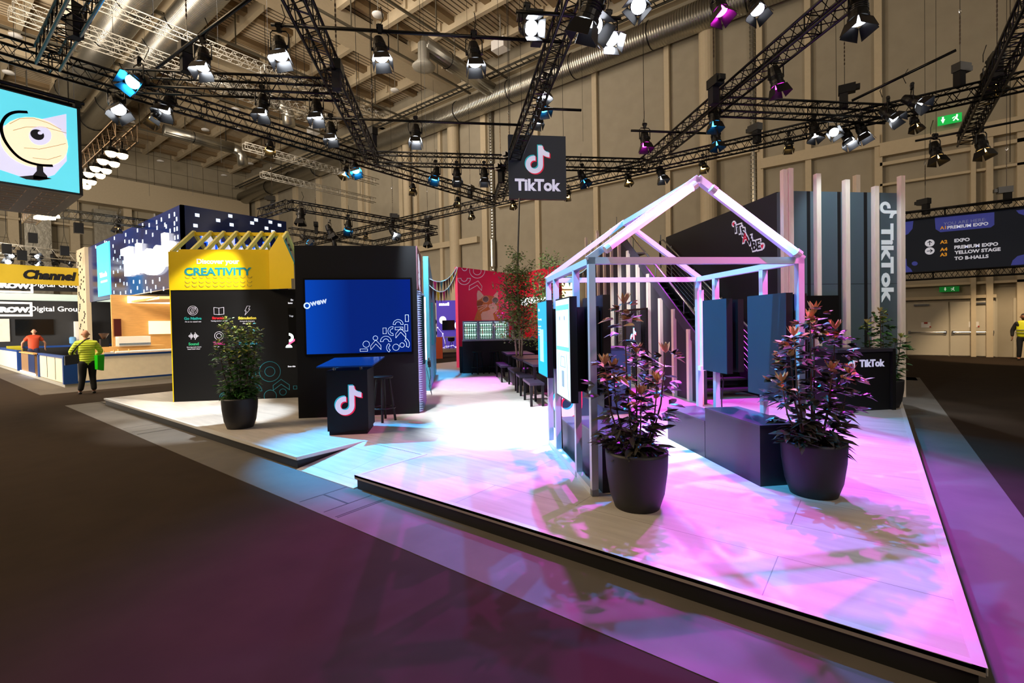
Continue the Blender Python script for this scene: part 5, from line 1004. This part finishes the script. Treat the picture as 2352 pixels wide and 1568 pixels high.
MB().box(-.8, .2, 0, .1, 0, 3).build('wall_panel', K['white'], gl); mb = MB(); text_mesh(mb, 'p', wall_fn(0), .05, 1.85, h=.5, t=.01, bold=.04); text_mesh(mb, 'p', wall_fn(0), .05, 1.2, h=.5, t=.01, bold=.04); mb.build('lettering', K['black'], gl)

# ================================================================== stand with the navy dotted box
XT, YT = 3.07, 19.8
XB = 6.29
nb = empty('navy_sign_box', (XB, YT, 3.2), 'huge navy box sign dotted with lit windows and glowing white name', 'sign box')
MB().add([(0, 0, .1), (0, 15.3, .1), (.12, 15.3, .1), (.12, 0, .1), (0, 0, 3.03), (0, 15.3, 3.03), (.12, 15.3, 3.03), (.12, 0, 3.03)], [(0, 3, 2, 1), (4, 5, 6, 7), (0, 1, 5, 4), (1, 2, 6, 5), (2, 3, 7, 6), (3, 0, 4, 7)]).box(0, 3.85, 0, .12, .1, 3.03).build('board', mat('navy_gloss_board', '12245c', .18, var=.25, scale=.7), nb)
fX = lambda x, y, o: (-o, -x, y)      # west face: seen right = -y
fY = lambda x, y, o: (x, -o, y)
def QX(px, py): p = PX(px, py, XB); return (-(p.y-YT), p.z-3.2)
def QY(px, py): p = PY(px, py, YT); return (p.x-XB, p.z-3.2)
wl1 = glow('lit_window', 'd6e8ff', 1.3)
random.seed(4)
for px, py in [(218+i, 0) for i in ()]+[(220, 567), (232, 571), (228, 584), (240, 570), (241, 556), (245, 557), (251, 557), (260, 565), (263, 547), (287, 554), (289, 539), (297, 555), (305, 552), (315, 554), (328, 554), (316, 529), (328, 517), (343, 517), (336, 533), (351, 539), (360, 510), (371, 504), (379, 516), (382, 520), (361, 523), (389, 496), (401, 492), (406, 503), (401, 513), (401, 527), (407, 525), (391, 530), (402, 546), (409, 544), (264, 578), (276, 590), (261, 594), (270, 597), (283, 602), (277, 614), (271, 623), (261, 625), (276, 644), (285, 651), (292, 652), (266, 655), (307, 647), (321, 647), (335, 647), (351, 647), (367, 641), (316, 661), (338, 662), (347, 668), (358, 659), (376, 663), (331, 669), (301, 669), (289, 671), (277, 673), (262, 671)]:
    x, y = QX(px, py); MB().plate([(x-.05, y-.075), (x+.05, y-.075), (x+.05, y+.075), (x-.05, y+.075)], fX, .01).build('lit_window', wl1, nb)
for px, py in ((453, 494), (449, 518), (501, 506), (529, 496), (532, 516), (579, 512), (588, 505), (621, 510), (612, 524), (642, 517), (627, 532)):
    x, y = QY(px, py); MB().plate([(x-.07, y-.06), (x+.07, y-.06), (x+.07, y+.06), (x-.07, y+.06)], fY, .01).build('lit_window', wl1, nb)
tl = MB(); x, y = QX(343, 585); xa = QX(287, 600)[0]; xb = QX(402, 560)[0]
xa = QX(287, 600)[0]; xb = QX(410, 560)[0]; text_mesh(tl, 'Taboola', fX, (xa+xb)/2, 1.55, w=(xb-xa), h=1.25, bold=.045, t=.15)
tl.plate([QX(354+29*math.cos(math.radians(a)), 600+32*math.sin(math.radians(a))) for a in range(15, 166, 15)]+[QX(354+17*math.cos(math.radians(a)), 600+12*math.sin(math.radians(a))) for a in range(165, 14, -15)], fX, .12)
tl.build('glowing_name', glow('sign_white_hot', 'ffffff', 1.8), nb)
t2 = MB(); xa = QY(462, 530)[0]; xb = QY(640, 560)[0]; text_mesh(t2, 'Taboola', fY, (xa+xb)/2, 1.62, w=xb-xa, h=.8, bold=.08, t=.1); t2.build('glowing_name', mat('sign_grey_white', 'd8dcf0', .4, emit=.7), nb)
t3 = MB(); text_mesh(t3, 'Taboola', fY, (xa+xb)/2, 1.62, w=(xb-xa)*1.02, h=.86, bold=.12, t=.05); t3.build('name_halo', glow('halo_blue', '1a5cff', 1.5), nb)
# base parts
ts = empty('navy_box_stand', (XT, YT, 0), 'cafe stand enclosed by low white panels with blue frame', 'stand')
MB().box(0, 10, 0, 15.8, 0, .1).build('plinth', mat('grey_plinth', 'a8a8a0', .4), ts)
for q in ((.02, 10, .02, .08), (.02, .08, .08, 4.4), (.02, .08, 9.5, 15.8)): MB().box(*q, .12, .92).build('white_panel', mat('milky_panel', 'efe2c8', .35, emit=.12, emit_hex='ffe8c0'), ts)
bf = MB().box(0, 10, -.02, .1, .9, .97).box(0, 10, 0, .1, .1, .16).box(-.02, .1, 0, 4.5, .9, .97).box(-.03, .3, -.03, .12, .1, .95).box(-.02, .1, 4.3, 4.5, .1, .95).box(-.02, .1, 9.4, 16, .9, .97).box(-.02, .1, 9.3, 9.5, .1, .95).box(-.02, 6, 15.6, 15.8, .9, 1.0)
bf.build('blue_frame', K['blue'], ts); MB().box(3.4, 3.6, .9, 1.1, .1, 3.3).build('blue_post', K['blue'], ts); MB().box(1.5, 3.6, 1.6, 1.66, .8, .9).build('blue_rail', K['blue'], ts)
pj = MB()
for y in (1.5, 2.9): pj.box(.01, .02, y, y+.02, .16, .9)
pj.build('panel_joint', K['blackm'], ts)
MB().box(0, .1, 5.2, 8.4, .1, .9).build('side_panel', mat('tan_board', '8a6a48', .5), ts); MB().box(-.01, 0, 5.2, 6.6, .2, .88).build('navy_poster', K['navy'], ts); MB().box(-.05, .12, 5.1, 8.5, .9, .94).build('oak_top', K['oak'], ts)
MB().box(-.04, .0, 5.1, 8.5, .1, .16).build('led_strip', glow('strip_light_blue', 'dfe8ff', 6), ts)
MB().box(1.6, 6, 1.5, 2.3, .93, .98).build('white_top', K['white'], ts)
MB().box(1.3, 3.6, 3.4, 4.0, .1, 1.12).build('oak_counter', K['oak'], ts); MB().box(2.55, 9, 6.4, 6.5, 0, 3.3).plate([(3.2, 2.95), (9, 3.2), (9, 3.3), (3.2, 3.05)], lambda x, y, o: (x, 2.5+o, y), 4).build('oak_wall', K['oak'], ts)
MB().box(3.1, 9.5, 6.2, 6.35, 2.95, 3.25).build('light_trough', glow('warm_trough', 'fff2d0', 3), ts)
MB().box(3.85, 9, 6.3, 6.4, 1.55, 2.15).build('pale_shelf', glow('pale_shelf', 'f2ecd0', .7), ts)
MB().box(2.6, 2.85, 6.3, 6.4, 1.5, 2.25).build('dark_fridge', mat('red_brown_glass', '4a1408', .2), ts)
light('AREA', 'stand_glow', (XT+4.2, YT+3.4, 3.1), 330, (1, .82, .55), (XT+4.5, YT+3.2, 0), 3)
light('AREA', 'stand_glow', (XT-.6, YT-1.2, 3.6), 55, (1, .8, .52), (XT-.2, YT-1.5, 0), 2)
for X, Y, r_ in ((1.5, 2.9, .35), (5.2, 1.2, .4), (3.6, 1.0, .35)):
    t_ = empty('cafe_table', (XT+X, YT+Y, .1), 'white topped cafe table inside the stand, %s' % {1.5: 'near its left corner', 5.2: 'farthest right', 3.6: 'behind the long front panel'}[X], 'table'); MB().lathe([(r_, .72), (r_, .75)], 24).build('table_top', K['white'], t_); MB().cyl((0, 0, 0), (0, 0, .72), .03, 8).build('leg', K['oak'], t_); MB().lathe([(.2, 0), (.2, .02)], 16).build('foot', K['oak'], t_)
for X, Y, rz in ((1.5, 1.3, .6), (2.1, 2.2, 2.2), (4.4, .9, 3.4)):
    c_ = empty('wooden_chair', (XT+X, YT+Y, .1), 'light wooden chair with white seat inside the stand, %s' % {1.5: 'nearest the corner', 2.1: 'behind the first chair', 4.4: 'right of the standing man'}[X], 'chair', rz=rz)
    for x in (-.2, .2):
        MB().bar((x, -.2, 0), (x, -.16, .45), .035, .035).build('leg', K['oak'], c_); MB().bar((x, .22, 0), (x, .2, .95), .035, .035).build('leg', K['oak'], c_)
    MB().box(-.22, .22, -.2, .22, .43, .46).build('seat', K['white'], c_); MB().box(-.2, .2, .17, .2, .7, .88).build('backrest', K['white'], c_); MB().box(-.2, .2, -.18, -.15, .25, .28).build('stretcher', K['oak'], c_)
lightb = empty('blue_hanging_screen', PX(222, 590, XB-.6), 'light blue hanging screen panel in front of the navy box', 'screen')
a = PX(222, 586, XB-.6); b_ = PX(253, 676, XB-.6); lightb.location = (a.x, a.y, b_.z)
MB().box(0, .05, b_.y-a.y, 0, 0, a.z-b_.z+.4).build('panel', glow('screen_blue', '3fb4f0', 1.0), lightb)
mb = MB(); text_mesh(mb, 'Taboola', lambda x, y, o: (-o, -x, y), (a.y-b_.y)*.5, .95, w=(a.y-b_.y)*.6, h=.22, bold=.05); mb.box(-.01, 0, -(a.y-b_.y)*.8, -(a.y-b_.y)*.3, .6, .68); mb.build('lettering', glow('sign_white', 'ffffff', 3.5), lightb)
cp = empty('perforated_column', PX(196, 760, XB), 'cream column with small dark slots at the end of the navy box', 'column'); cp.location.z = 0
yb = PX(187, 700, XB).y; ya = PX(207, 700, XB).y; cp.location.y = ya
MB().box(-.15, .05, 0, yb-ya, 0, 6.25).build('column_body', K['cream'], cp); hl = MB()
for i in range(44): y = random.uniform(.2, yb-ya-.2); z = 1.2+i*.11; hl.box(-.16, -.15, y-.09, y+.09, z, z+.1)
hl.build('slots', K['black'], cp)
pl_ = empty('potted_plant', (XT+5.8, YT+.6, .9), 'small leafy green plant beside the blue post', 'potted plant'); f_ = MB(); random.seed(9)
for i in range(26): a = random.uniform(0, 6.28); leaf_quads(f_, Vector((0, 0, .1)), Vector((math.cos(a), math.sin(a), random.uniform(.3, 1.6))), .42, .2, .3)
f_.build('foliage', mat('bright_leaf', '86b84a', .5, var=.3), pl_); MB().lathe([(.1, 0), (.13, .2)], 14).build('pot', K['white'], pl_)
gr = empty('coffee_grinder', (XT+1.7, YT+3.6, 1.12), 'coffee grinder with round hopper on the oak counter', 'appliance'); MB().lathe([(.05, .3), (.16, .5), (.16, .52), (.0, .53)], 14).build('hopper', mat('brown_hopper', '4a3020', .2), gr); MB().box(-.12, .12, -.12, .12, 0, .3).build('housing', K['rubber'], gr)
em = empty('espresso_machine', (XT+2.6, YT+3.6, 1.12), 'white espresso machine on the oak counter', 'appliance'); MB().box(-.5, .5, -.25, .25, 0, .38).build('housing', K['white'], em); MB().box(-.5, .5, -.27, -.25, .05, .12).build('drip_tray', K['steel'], em)
# ---- black stand and yellow banner at the far left
YG = 36.2
gs = empty('black_digital_stand', (-4, YG, 0), 'black stand wall with white framed lettering at the far left', 'stand')
MB().box(0, 16, 0, .2, 0, 3.47).build('wall_panel', mat('charcoal_board', '22252a', .5), gs)
def QG(px, py, Y=YG): p = PY(px, py, Y); return (p.x+4, p.z)
fg = wall_fn(0); wg = glow('stand_letter_white', 'f0f0f0', .8)
def grow(parent, par_fn, y_c, cut=0):
    mb = MB(); x0, y0 = QG(-20, y_c+14); x1, y1 = QG(71, y_c-14); mb.line([(x0, y0), (x1, y0), (x1, y1), (x0, y1)], par_fn, .1, t=.02)
    x, y = QG(26, y_c+1); text_mesh(mb, 'GROW.', par_fn, x, y, w=1.5, h=.3, bold=.08, t=.02); mb.build('lettering', wg, parent); mb = MB(); x, y = QG(130, y_c+1); text_mesh(mb, 'Digital Group', par_fn, x, y, w=2.1, h=.36, t=.02, bold=.01); return mb
grow(gs, fg, 710).build('lettering', wg, gs)
x0, y0 = QG(35, 770); x1, y1 = QG(122, 733); MB().box(x0, x1, -.08, -.01, y0, y1).build('wall_screen', K['darkglass'], gs)
x0, y0 = QG(-10, 785); x1, y1 = QG(21, 732); MB().box(x0, x1, -.05, -.01, y0, y1).build('white_board', mat('off_white_board', 'd5d0c8', .5), gs)
x0, y0 = QG(171, 800); x1, y1 = QG(207, 738); MB().box(x0, x1, -.3, -.01, 0, y1).build('white_cabinet', K['white'], gs)
x0, y0 = QG(10, 806); x1, y1 = QG(44, 793); MB().box(x0, x1, -1.2, -.8, 0, y1).build('yellow_box', mat('olive_yellow', 'b0a824', .5), gs)
x0, y0 = QG(162, 790); wc = tag(empty('water_cooler', (x0-4, YG-.6, 0)), 'water cooler with blue bottle in front of the black stand', 'water cooler'); MB().box(-.15, .15, -.15, .15, 0, 1.0).build('body', K['rubber'], wc); MB().lathe([(.05, 1.0), (.15, 1.1), (.15, 1.4), (.1, 1.45)], 14).build('bottle', mat('blue_water_bottle', '5f94c8', .2), wc)
bd = empty('hanging_black_board', (-4, 36.0, 4.0), 'hanging black lintel with the same framed lettering, partly behind the yellow banner', 'sign'); MB().box(0, 16, 0, .1, 0, 1.0).build('board', mat('charcoal_board', '22252a', .5), bd)
grow(bd, lambda x, y, o: (x, -o, y-4.0), 655).build('lettering', wg, bd)
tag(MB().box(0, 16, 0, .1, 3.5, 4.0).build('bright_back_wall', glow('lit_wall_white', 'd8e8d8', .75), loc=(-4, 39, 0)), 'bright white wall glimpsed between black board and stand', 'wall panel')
yb_ = empty('yellow_banner', (-4, 35.0, 4.27), 'long yellow banner with bold black slanted lettering', 'banner'); MB().box(0, 14, 0, .05, 0, .97).build('cloth', mat('yellow_cloth', 'a88f0a', .6, var=.05), yb_)
mb = MB(); xa = QG(53, 630, 35)[0]; xb = QG(173, 630, 35)[0]; text_mesh(mb, 'Channel', lambda x, y, o: (x, -o, y), (xa+xb)/2, .5, w=xb-xa, h=.5, bold=.06, t=.01, shear=.2); text_mesh(mb, 'Factory', lambda x, y, o: (x, -o, y), xb+1.2, .5, w=1.9, h=.55, bold=.06, t=.01, shear=.2); mb.build('lettering', K['black'], yb_)
# ================================================================== people
def skin_mesh(name, chains, m_, parent, sub=2):
    vs, es, rs = [], [], []
    for ch in chains:
        prev = None
        for it in ch:
            if isinstance(it, int): prev = it; continue
            p, r = it; vs.append(p); rs.append(r)
            if prev is not None: es.append((prev, len(vs)-1))
            prev = len(vs)-1
    me = bpy.data.meshes.new(name); me.from_pydata(vs, es, []); me.materials.append(m_)
    o = bpy.data.objects.new(name, me); scene.collection.objects.link(o); md = o.modifiers.new('skin', 'SKIN'); md.use_smooth_shade = True
    for i, sv in enumerate(me.skin_vertices[0].data): sv.radius = rs[i] if isinstance(rs[i], tuple) else (rs[i], rs[i]); sv.use_root = (i == 0)
    s_ = o.modifiers.new('sub', 'SUBSURF'); s_.levels = sub; s_.render_levels = sub
    if parent: o.parent = parent
    return o
def head(parent, c, skinm, hairm=None, tilt=0, beard=False):
    # face looks along local -y
    vs, fs = [], []; N, M_ = 20, 14
    for i in range(M_+1):
        th = math.pi*i/M_
        for k in range(N):
            ph = 2*math.pi*k/N; x = math.sin(th)*math.cos(ph); y = math.sin(th)*math.sin(ph); z = math.cos(th)
            sx = .076*(1-.22*max(0, -z)**1.5); sy = .096*(1-.15*max(0, -z)); px, py, pz = x*sx, y*sy, z*.118
            if y < -.9 and -.3 < z < .12: py -= .018*(1-abs(x)*3 if abs(x) < .33 else 0)
            vs.append((px, py, pz))
    for i in range(M_):
        for k in range(N): fs.append((i*N+k, i*N+(k+1) % N, (i+1)*N+(k+1) % N, (i+1)*N+k))
    h = MB().add(vs, fs)
    for s in (-1, 1): h.lathe([(.001, 0)], 3) if False else h.cyl((s*.072, .005, -.005), (s*.088, .015, -.0), .028, 10, .024)
    o = h.build('head', skinm, parent, True); o.location = c; o.rotation_euler = (tilt, 0, 0)
    e = MB()
    for s in (-1, 1): e.lathe([(.001, 0)], 3) if False else e.cyl((s*.03, -.084, .012), (s*.03, -.092, .012), .011, 8)
    e.build('eyes', K['rubber'], o); MB().box(-.024, .024, -.088, -.082, -.058, -.05).build('mouth', mat('lips', '8a4a40', .5), o)
    if hairm:
        hv = [(x*1.05, y*1.05+.006, z*1.05+.004) for x, y, z in vs]; hf_ = [f for f in fs if all(hv[i][2] > (.055 if hv[i][1] < -.02 else -.03) for i in f)]
        MB().add(hv, hf_).build('hair', hairm, o, True)
    if beard:
        hv = [(x*1.06, y*1.06, z*1.04) for x, y, z in vs]; hf_ = [f for f in fs if all(hv[i][2] < -.03 and hv[i][1] < .03 for i in f)]; MB().add(hv, hf_).build('beard', hairm, o, True)
    return o
def hand(parent, w, d, skinm, side):
    w = Vector(w); d = Vector(d).normalized(); s = Vector((0, 1, 0)); s = (s-d*s.dot(d)).normalized(); n_ = d.cross(s)
    ch = [[(w, .024), (w+d*.05, (.018, .034)), (w+d*.085, (.014, .036))]]
    skin_mesh('hand', ch, skinm, parent, 1)
    fm_ = MB()
    for i, L in enumerate((.066, .075, .07, .055)):
        b0 = w+d*.085+s*(.027-.018*i); fm_.tube([b0, b0+d*L*.4+n_*side*.006, b0+d*L*.72+n_*side*.02, b0+d*L*.92+n_*side*.036], [.0085, .008, .0075, .006], 7)
    b0 = w+d*.03+s*.03; fm_.tube([b0, b0+s*.025+d*.02, b0+s*.03+d*.05+n_*side*.012, b0+s*.028+d*.07+n_*side*.018], [.0105, .010, .009, .007], 7)
    fm_.build('fingers', skinm, parent, True)
def person(loc, rz, H_, top, trou, lean, arms, label, headkw, skinm=None, sleeve='long', bulk=1.0, legs=None):
    """local: faces -y, x to the person's left seen from behind mirrored; all heights scale with H_"""
    k = H_/1.78; skinm = skinm or K['skin']; r = empty('person', loc, label, 'person', rz=rz); V = lambda x, y, z: Vector((x*k, y*k, z*k))
    hip = V(0, 0, .95); ch = V(0, lean*-.35, 1.28); sh = V(0, lean*-.75, 1.45); nk = V(0, lean*-.9, 1.53)
    legs = legs or ((-.1, 0), (.1, 0))
    ftl = [V(x*1.25, y, .05) for x, y in legs]
    bch = [[(hip, .12*k), (ch, (.14*k, .1*k)), (sh, (.12*k, .08*k)), (nk, .055*k), (nk+V(0, -.02*lean, .07), .052*k)]]
    n0 = 5
    # body: hips, legs, arms as one continuous mesh
    idx = 5
    for s, ft in zip((-1, 1), ftl):
        bch.append([0, (V(s*.09, 0, .88), .095*k), (V(s*.1, -.02, .5)*1, .062*k), (ft+V(0, .01, .05), .042*k), (ft+V(0, -.12, -.01), .035*k)])
    for s, (el, wr) in zip((-1, 1), arms):
        bch.append([2, (V(s*.17, lean*-.72, 1.43), .058*k), (V(*el), .042*k), (V(*wr), .03*k)])
    skin_mesh('body', bch, skinm, r)
    # clothes
    B = bulk
    tch = [[(hip+V(0, 0, -.22), (.145*k*B, .12*k*B)), (hip+V(0, 0, .05), (.15*k*B, .12*k*B)), (ch, (.17*k*B, .13*k*B)), (sh, (.15*k*B, .1*k)), (nk+V(0, 0, -.01), .07*k)]]
    for s, (el, wr) in zip((-1, 1), arms):
        E_, W_ = V(*el), V(*wr); a_ = [(V(s*.18, lean*-.72, 1.42), .078*k*B)]
        if sleeve == 'long': a_ += [(E_, .062*k*B), (W_.lerp(E_, .06), .045*k)]
        else: a_ += [(V(s*.18, lean*-.72, 1.42).lerp(E_, .65), .062*k*B)]
        tch.append([3]+a_)
    skin_mesh('top', tch, top, r)
    pch = [[(V(0, 0, 1.0), (.13*k*B, .11*k*B)), (V(0, 0, .92), (.15*k*B, .12*k*B))]]
    for s, ft in zip((-1, 1), ftl): pch.append([1, (V(s*.1, 0, .82), .1*k*B), (V(s*.105, -.02, .48), .082*k), (ft+V(0, .01, .03), .07*k)])
    skin_mesh('trousers', pch, trou, r)
    for s, ft in zip((-1, 1), ftl): skin_mesh('shoe', [[(ft+V(0, .05, -.01), (.045*k, .04*k)), (ft+V(0, -.06, -.015), (.045*k, .035*k)), (ft+V(0, -.16, -.025), (.038*k, .025*k))]], K['rubber'], r, 1)
    for s, (el, wr) in zip((-1, 1), arms): hand(r, V(*wr), V(*wr)-V(*el), skinm, s)
    head(r, nk+V(0, -.035*lean*3-.02, .15), skinm, **headkw)
    return r
# man in lime jacket seen from behind
pj_ = G(203, 904, 0); awayrz = lambda p: math.atan2(p.x, -p.y)     # turns local -y away from the camera
jm = mat('lime_quilted_jacket', 'd4ea3c', .55, var=.1, scale=20)
nt = jm.node_tree; wv = nt.nodes.new('ShaderNodeTexWave'); wv.bands_direction = 'Z'; wv.inputs['Scale'].default_value = 5; bp = nt.nodes.new('ShaderNodeBump'); bp.inputs['Strength'].default_value = .5; bp.inputs['Distance'].default_value = .02
tc = nt.nodes.new('ShaderNodeTexCoord'); nt.links.new(tc.outputs['Object'], wv.inputs['Vector']); nt.links.new(wv.outputs['Fac'], bp.inputs['Height']); nt.links.new(bp.outputs[0], nt.nodes['Principled BSDF'].inputs['Normal'])
m1 = person((pj_.x, pj_.y, 0), awayrz(pj_)+math.radians(8), 1.74, jm, mat('black_trousers', '0d0d10', .8), .12, [((-.33, -.1, 1.17), (-.2, -.26, 1.05)), ((.33, -.1, 1.17), (.2, -.26, 1.05))], 'man in a lime green quilted jacket and black trousers seen from behind, reading', dict(tilt=.35), bulk=1.22, legs=((-.1, .02), (.13, -.04)))
# x axis of the rotated figure: seen from behind, local +x is on the left
bag = tag(MB().add([(-.2, -.07, 0), (.2, -.07, 0), (.2, .07, 0), (-.2, .07, 0), (-.17, -.05, .25), (.17, -.05, .25), (.17, .05, .25), (-.17, .05, .25)], [(0, 3, 2, 1), (4, 5, 6, 7), (0, 1, 5, 4), (1, 2, 6, 5), (2, 3, 7, 6), (3, 0, 4, 7)]).build('shoulder_bag', mat('black_nylon', '10131a', .6)), 'black shoulder bag hanging at the left hip of the lime jacket man', 'bag')
ang = m1.rotation_euler.z
RtD = Vector((RR.x, RR.y, 0)).normalized(); FwD = Vector((FF.x, FF.y, 0)).normalized()
bag.location = m1.location-RtD*.2-FwD*.16+Vector((0, 0, .84)); bag.rotation_euler = (0, .12, ang)
bq = bag.rotation_euler.to_matrix().inverted()
P3 = lambda r_, f_, z: bq @ (m1.location+RtD*r_+FwD*f_+Vector((0, 0, z))-bag.location)
MB().tube([P3(-.27, -.16, 1.02), P3(-.2, -.22, 1.15), P3(-.04, -.23, 1.33), P3(.09, -.14, 1.49), P3(.1, -.02, 1.53)], .018, 6).build('strap', mat('black_nylon', '10131a', .6), bag)
gb = tag(MB().add([(-.08, -.04, 0), (.1, -.04, .05), (.1, .04, .05), (-.08, .04, 0), (-.1, -.05, .44), (.1, -.05, .44), (.1, .05, .44), (-.1, .05, .44)], [(0, 3, 2, 1), (4, 5, 6, 7), (0, 1, 5, 4), (1, 2, 6, 5), (2, 3, 7, 6), (3, 0, 4, 7)]).build('carrier_bag', mat('bright_green_plastic', '22d60c', .4)), 'bright green plastic bag hanging at the right side of the lime jacket man', 'bag')
gb.location = m1.location+RtD*.27+FwD*.08+Vector((0, 0, .62)); gb.rotation_euler = (0, 0, ang+.6)
# man in orange shirt bending inside the stand
po_ = PY(77, 800, 30.0); po_.z = .1
person((po_.x, po_.y, .1), awayrz(po_)-.1, 1.76, mat('rust_orange_shirt', 'b23c14', .75), mat('dark_blue_jeans', '23284a', .8), .28, [((-.36, -.28, 1.16), (-.34, -.45, .93)), ((.38, -.2, 1.18), (.4, -.32, .94))], 'man in a rust orange t-shirt and blue jeans bending inside the stand', dict(tilt=.5), sleeve='short', bulk=1.25)
# guard at the right edge
pg = G(2351, 827, 0)
gd_ = person((pg.x, pg.y, 0), awayrz(pg)+math.pi, 1.72, mat('black_jumper', '101012', .8), mat('black_trousers', '0d0d10', .8), 0, [((-.3, .03, 1.15), (-.3, -.04, .9)), ((.3, .03, 1.15), (.26, -.06, .9))], 'person in a yellow high visibility vest and dark clothes at the right edge', dict(hairm=K['hair'], beard=True), skinm=mat('brown_skin', '8a5a40', .6), bulk=1.15)
skin_mesh('safety_vest', [[(Vector((0, 0, .8)), (.19, .15)), (Vector((0, 0, 1.0)), (.2, .16)), (Vector((0, 0, 1.24)), (.215, .165)), (Vector((0, 0, 1.42)), (.2, .13)), (Vector((0, 0, 1.5)), (.15, .1))]], mat('yellow_vest', 'd6d820', .6, emit=.05), gd_)
vb = MB()
for z in (1.02, 1.12): vb.lathe([(.215, z), (.218, z+.03)], 20)
o = vb.build('reflective_band', mat('reflective_grey', '8f8f7a', .4), gd_); o.scale = (1, .84, 1)
MB().box(.04, .13, -.2, -.185, 1.12, 1.22).build('badge', K['white'], gd_)
# ================================================================== stage lighting carried by the rig
def beam(p, tgt, e, col, ang, r=.04, bl=.5): d = (Vector(tgt)-p).normalized(); light('SPOT', 'rig_beam', p+d*.85, e, col, tgt, r, ang, bl)
tg = lambda u, v: xy(u, v, ZP)
SOFT = (.80, .90, 1); BLU = (.03, .25, 1)
# white beams
beam(PU(642, 140, 7.6), tg(9.0, -4.3), 2200, SOFT, 34); beam(PU(727, 280, 9.68), tg(10.4, -5.4), 1500, (1, .95, .88), 36)
beam(PU(603, 270, 9.68), tg(11.4, -6.4), 1300, (1, .93, .85), 36)
beam(PU(873, 145, 7.6), tg(9.0, .6), 2000, SOFT, 40); beam(PU(955, 330, 10.86), tg(12.2, .1), 2000, SOFT, 42)
beam(PU(1211, 90, 6.95), tg(7.1, .9), 2200, SOFT, 34); beam(PU(1399, 110, 6.95), tg(5.8, 2.1), 3800, SOFT, 28)
beam(PU(1211, 90, 6.95), xy(11, 4.4, 2.2), 1100, SOFT, 34)
beam(PU(1089, 150, 7.6), tg(8.0, 1.2), 1500, SOFT, 40)
beam(PX(1945, 325, 13.6), xy(8.8, 8.6, 2.2), 400, COOL, 40); beam(PX(1978, 310, 13.6), xy(6.5, 7.2, ZP), 600, COOL, 40)
beam(PV(1971, 60, 5.85), xy(8.2, 8.0, 2.4), 260, (.7, .9, 1), 60)
# cyan
beam(PU(330, 200, 9.5), tg(6.3, -.9), 9500, CYAN, 27, .04, .8); beam(PY(815, 395, 11.2), tg(7, -.8), 4000, CYAN, 34)
beam(PU(1001, 420, 13.4), tg(15.0, -1.4), 2500, CYAN, 50); beam(PV(1247, 255, 2.35), tg(5.0, 1.0), 1800, CYAN, 42)
beam(PU(1470, 30, 6.2), tg(4.1, 2.7), 1700, BLU, 70, .025, .4); beam(PV(1640, 290, 5.75), tg(5.2, 4.6), 1500, CYAN, 55, .03, .7)
beam(Vector((1.75, 3.1, 6.2)), xy(5.5, 2.6, 1.2), 2600, (.05, .5, 1), 46, .03, .7)
# magenta
beam(PV(1648, 30, 4.2), tg(4.0, 2.6), 2000, MAG, 70, .025, .4); beam(PV(1782, 205, 5.78), tg(4.3, 3.0), 1300, MAG, 56, .03, .7); beam(PU(1481, 340, 11), tg(8.2, 4.2), 2600, MAG, 56, .03)
beam(PU(1112, 420, 13.4), tg(12.6, 1.0), 1500, MAG, 40); beam(Vector((5.2, -1.8, 6.2)), xy(6.0, 2.7, 1.2), 2300, (1, .08, .6), 56, .03, .7)
beam(PV(1735, 30, 4.9), tg(3.4, 2.2), 1200, (.35, .2, 1), 70, .04, .6); beam(PU(1355, 60, 6.1), tg(3.7, .9), 1300, MAG, 58, .04, .6)
# warm for the hall door floor
beam(Vector((22, -3.5, 7)), (25.8, -4.5, 0), 1800, WARM, 56)
beam(Vector((1.8, 7.2, 6.2)), xy(11.2, 4.6, 1.9), 3200, SOFT, 24, .04, .7)
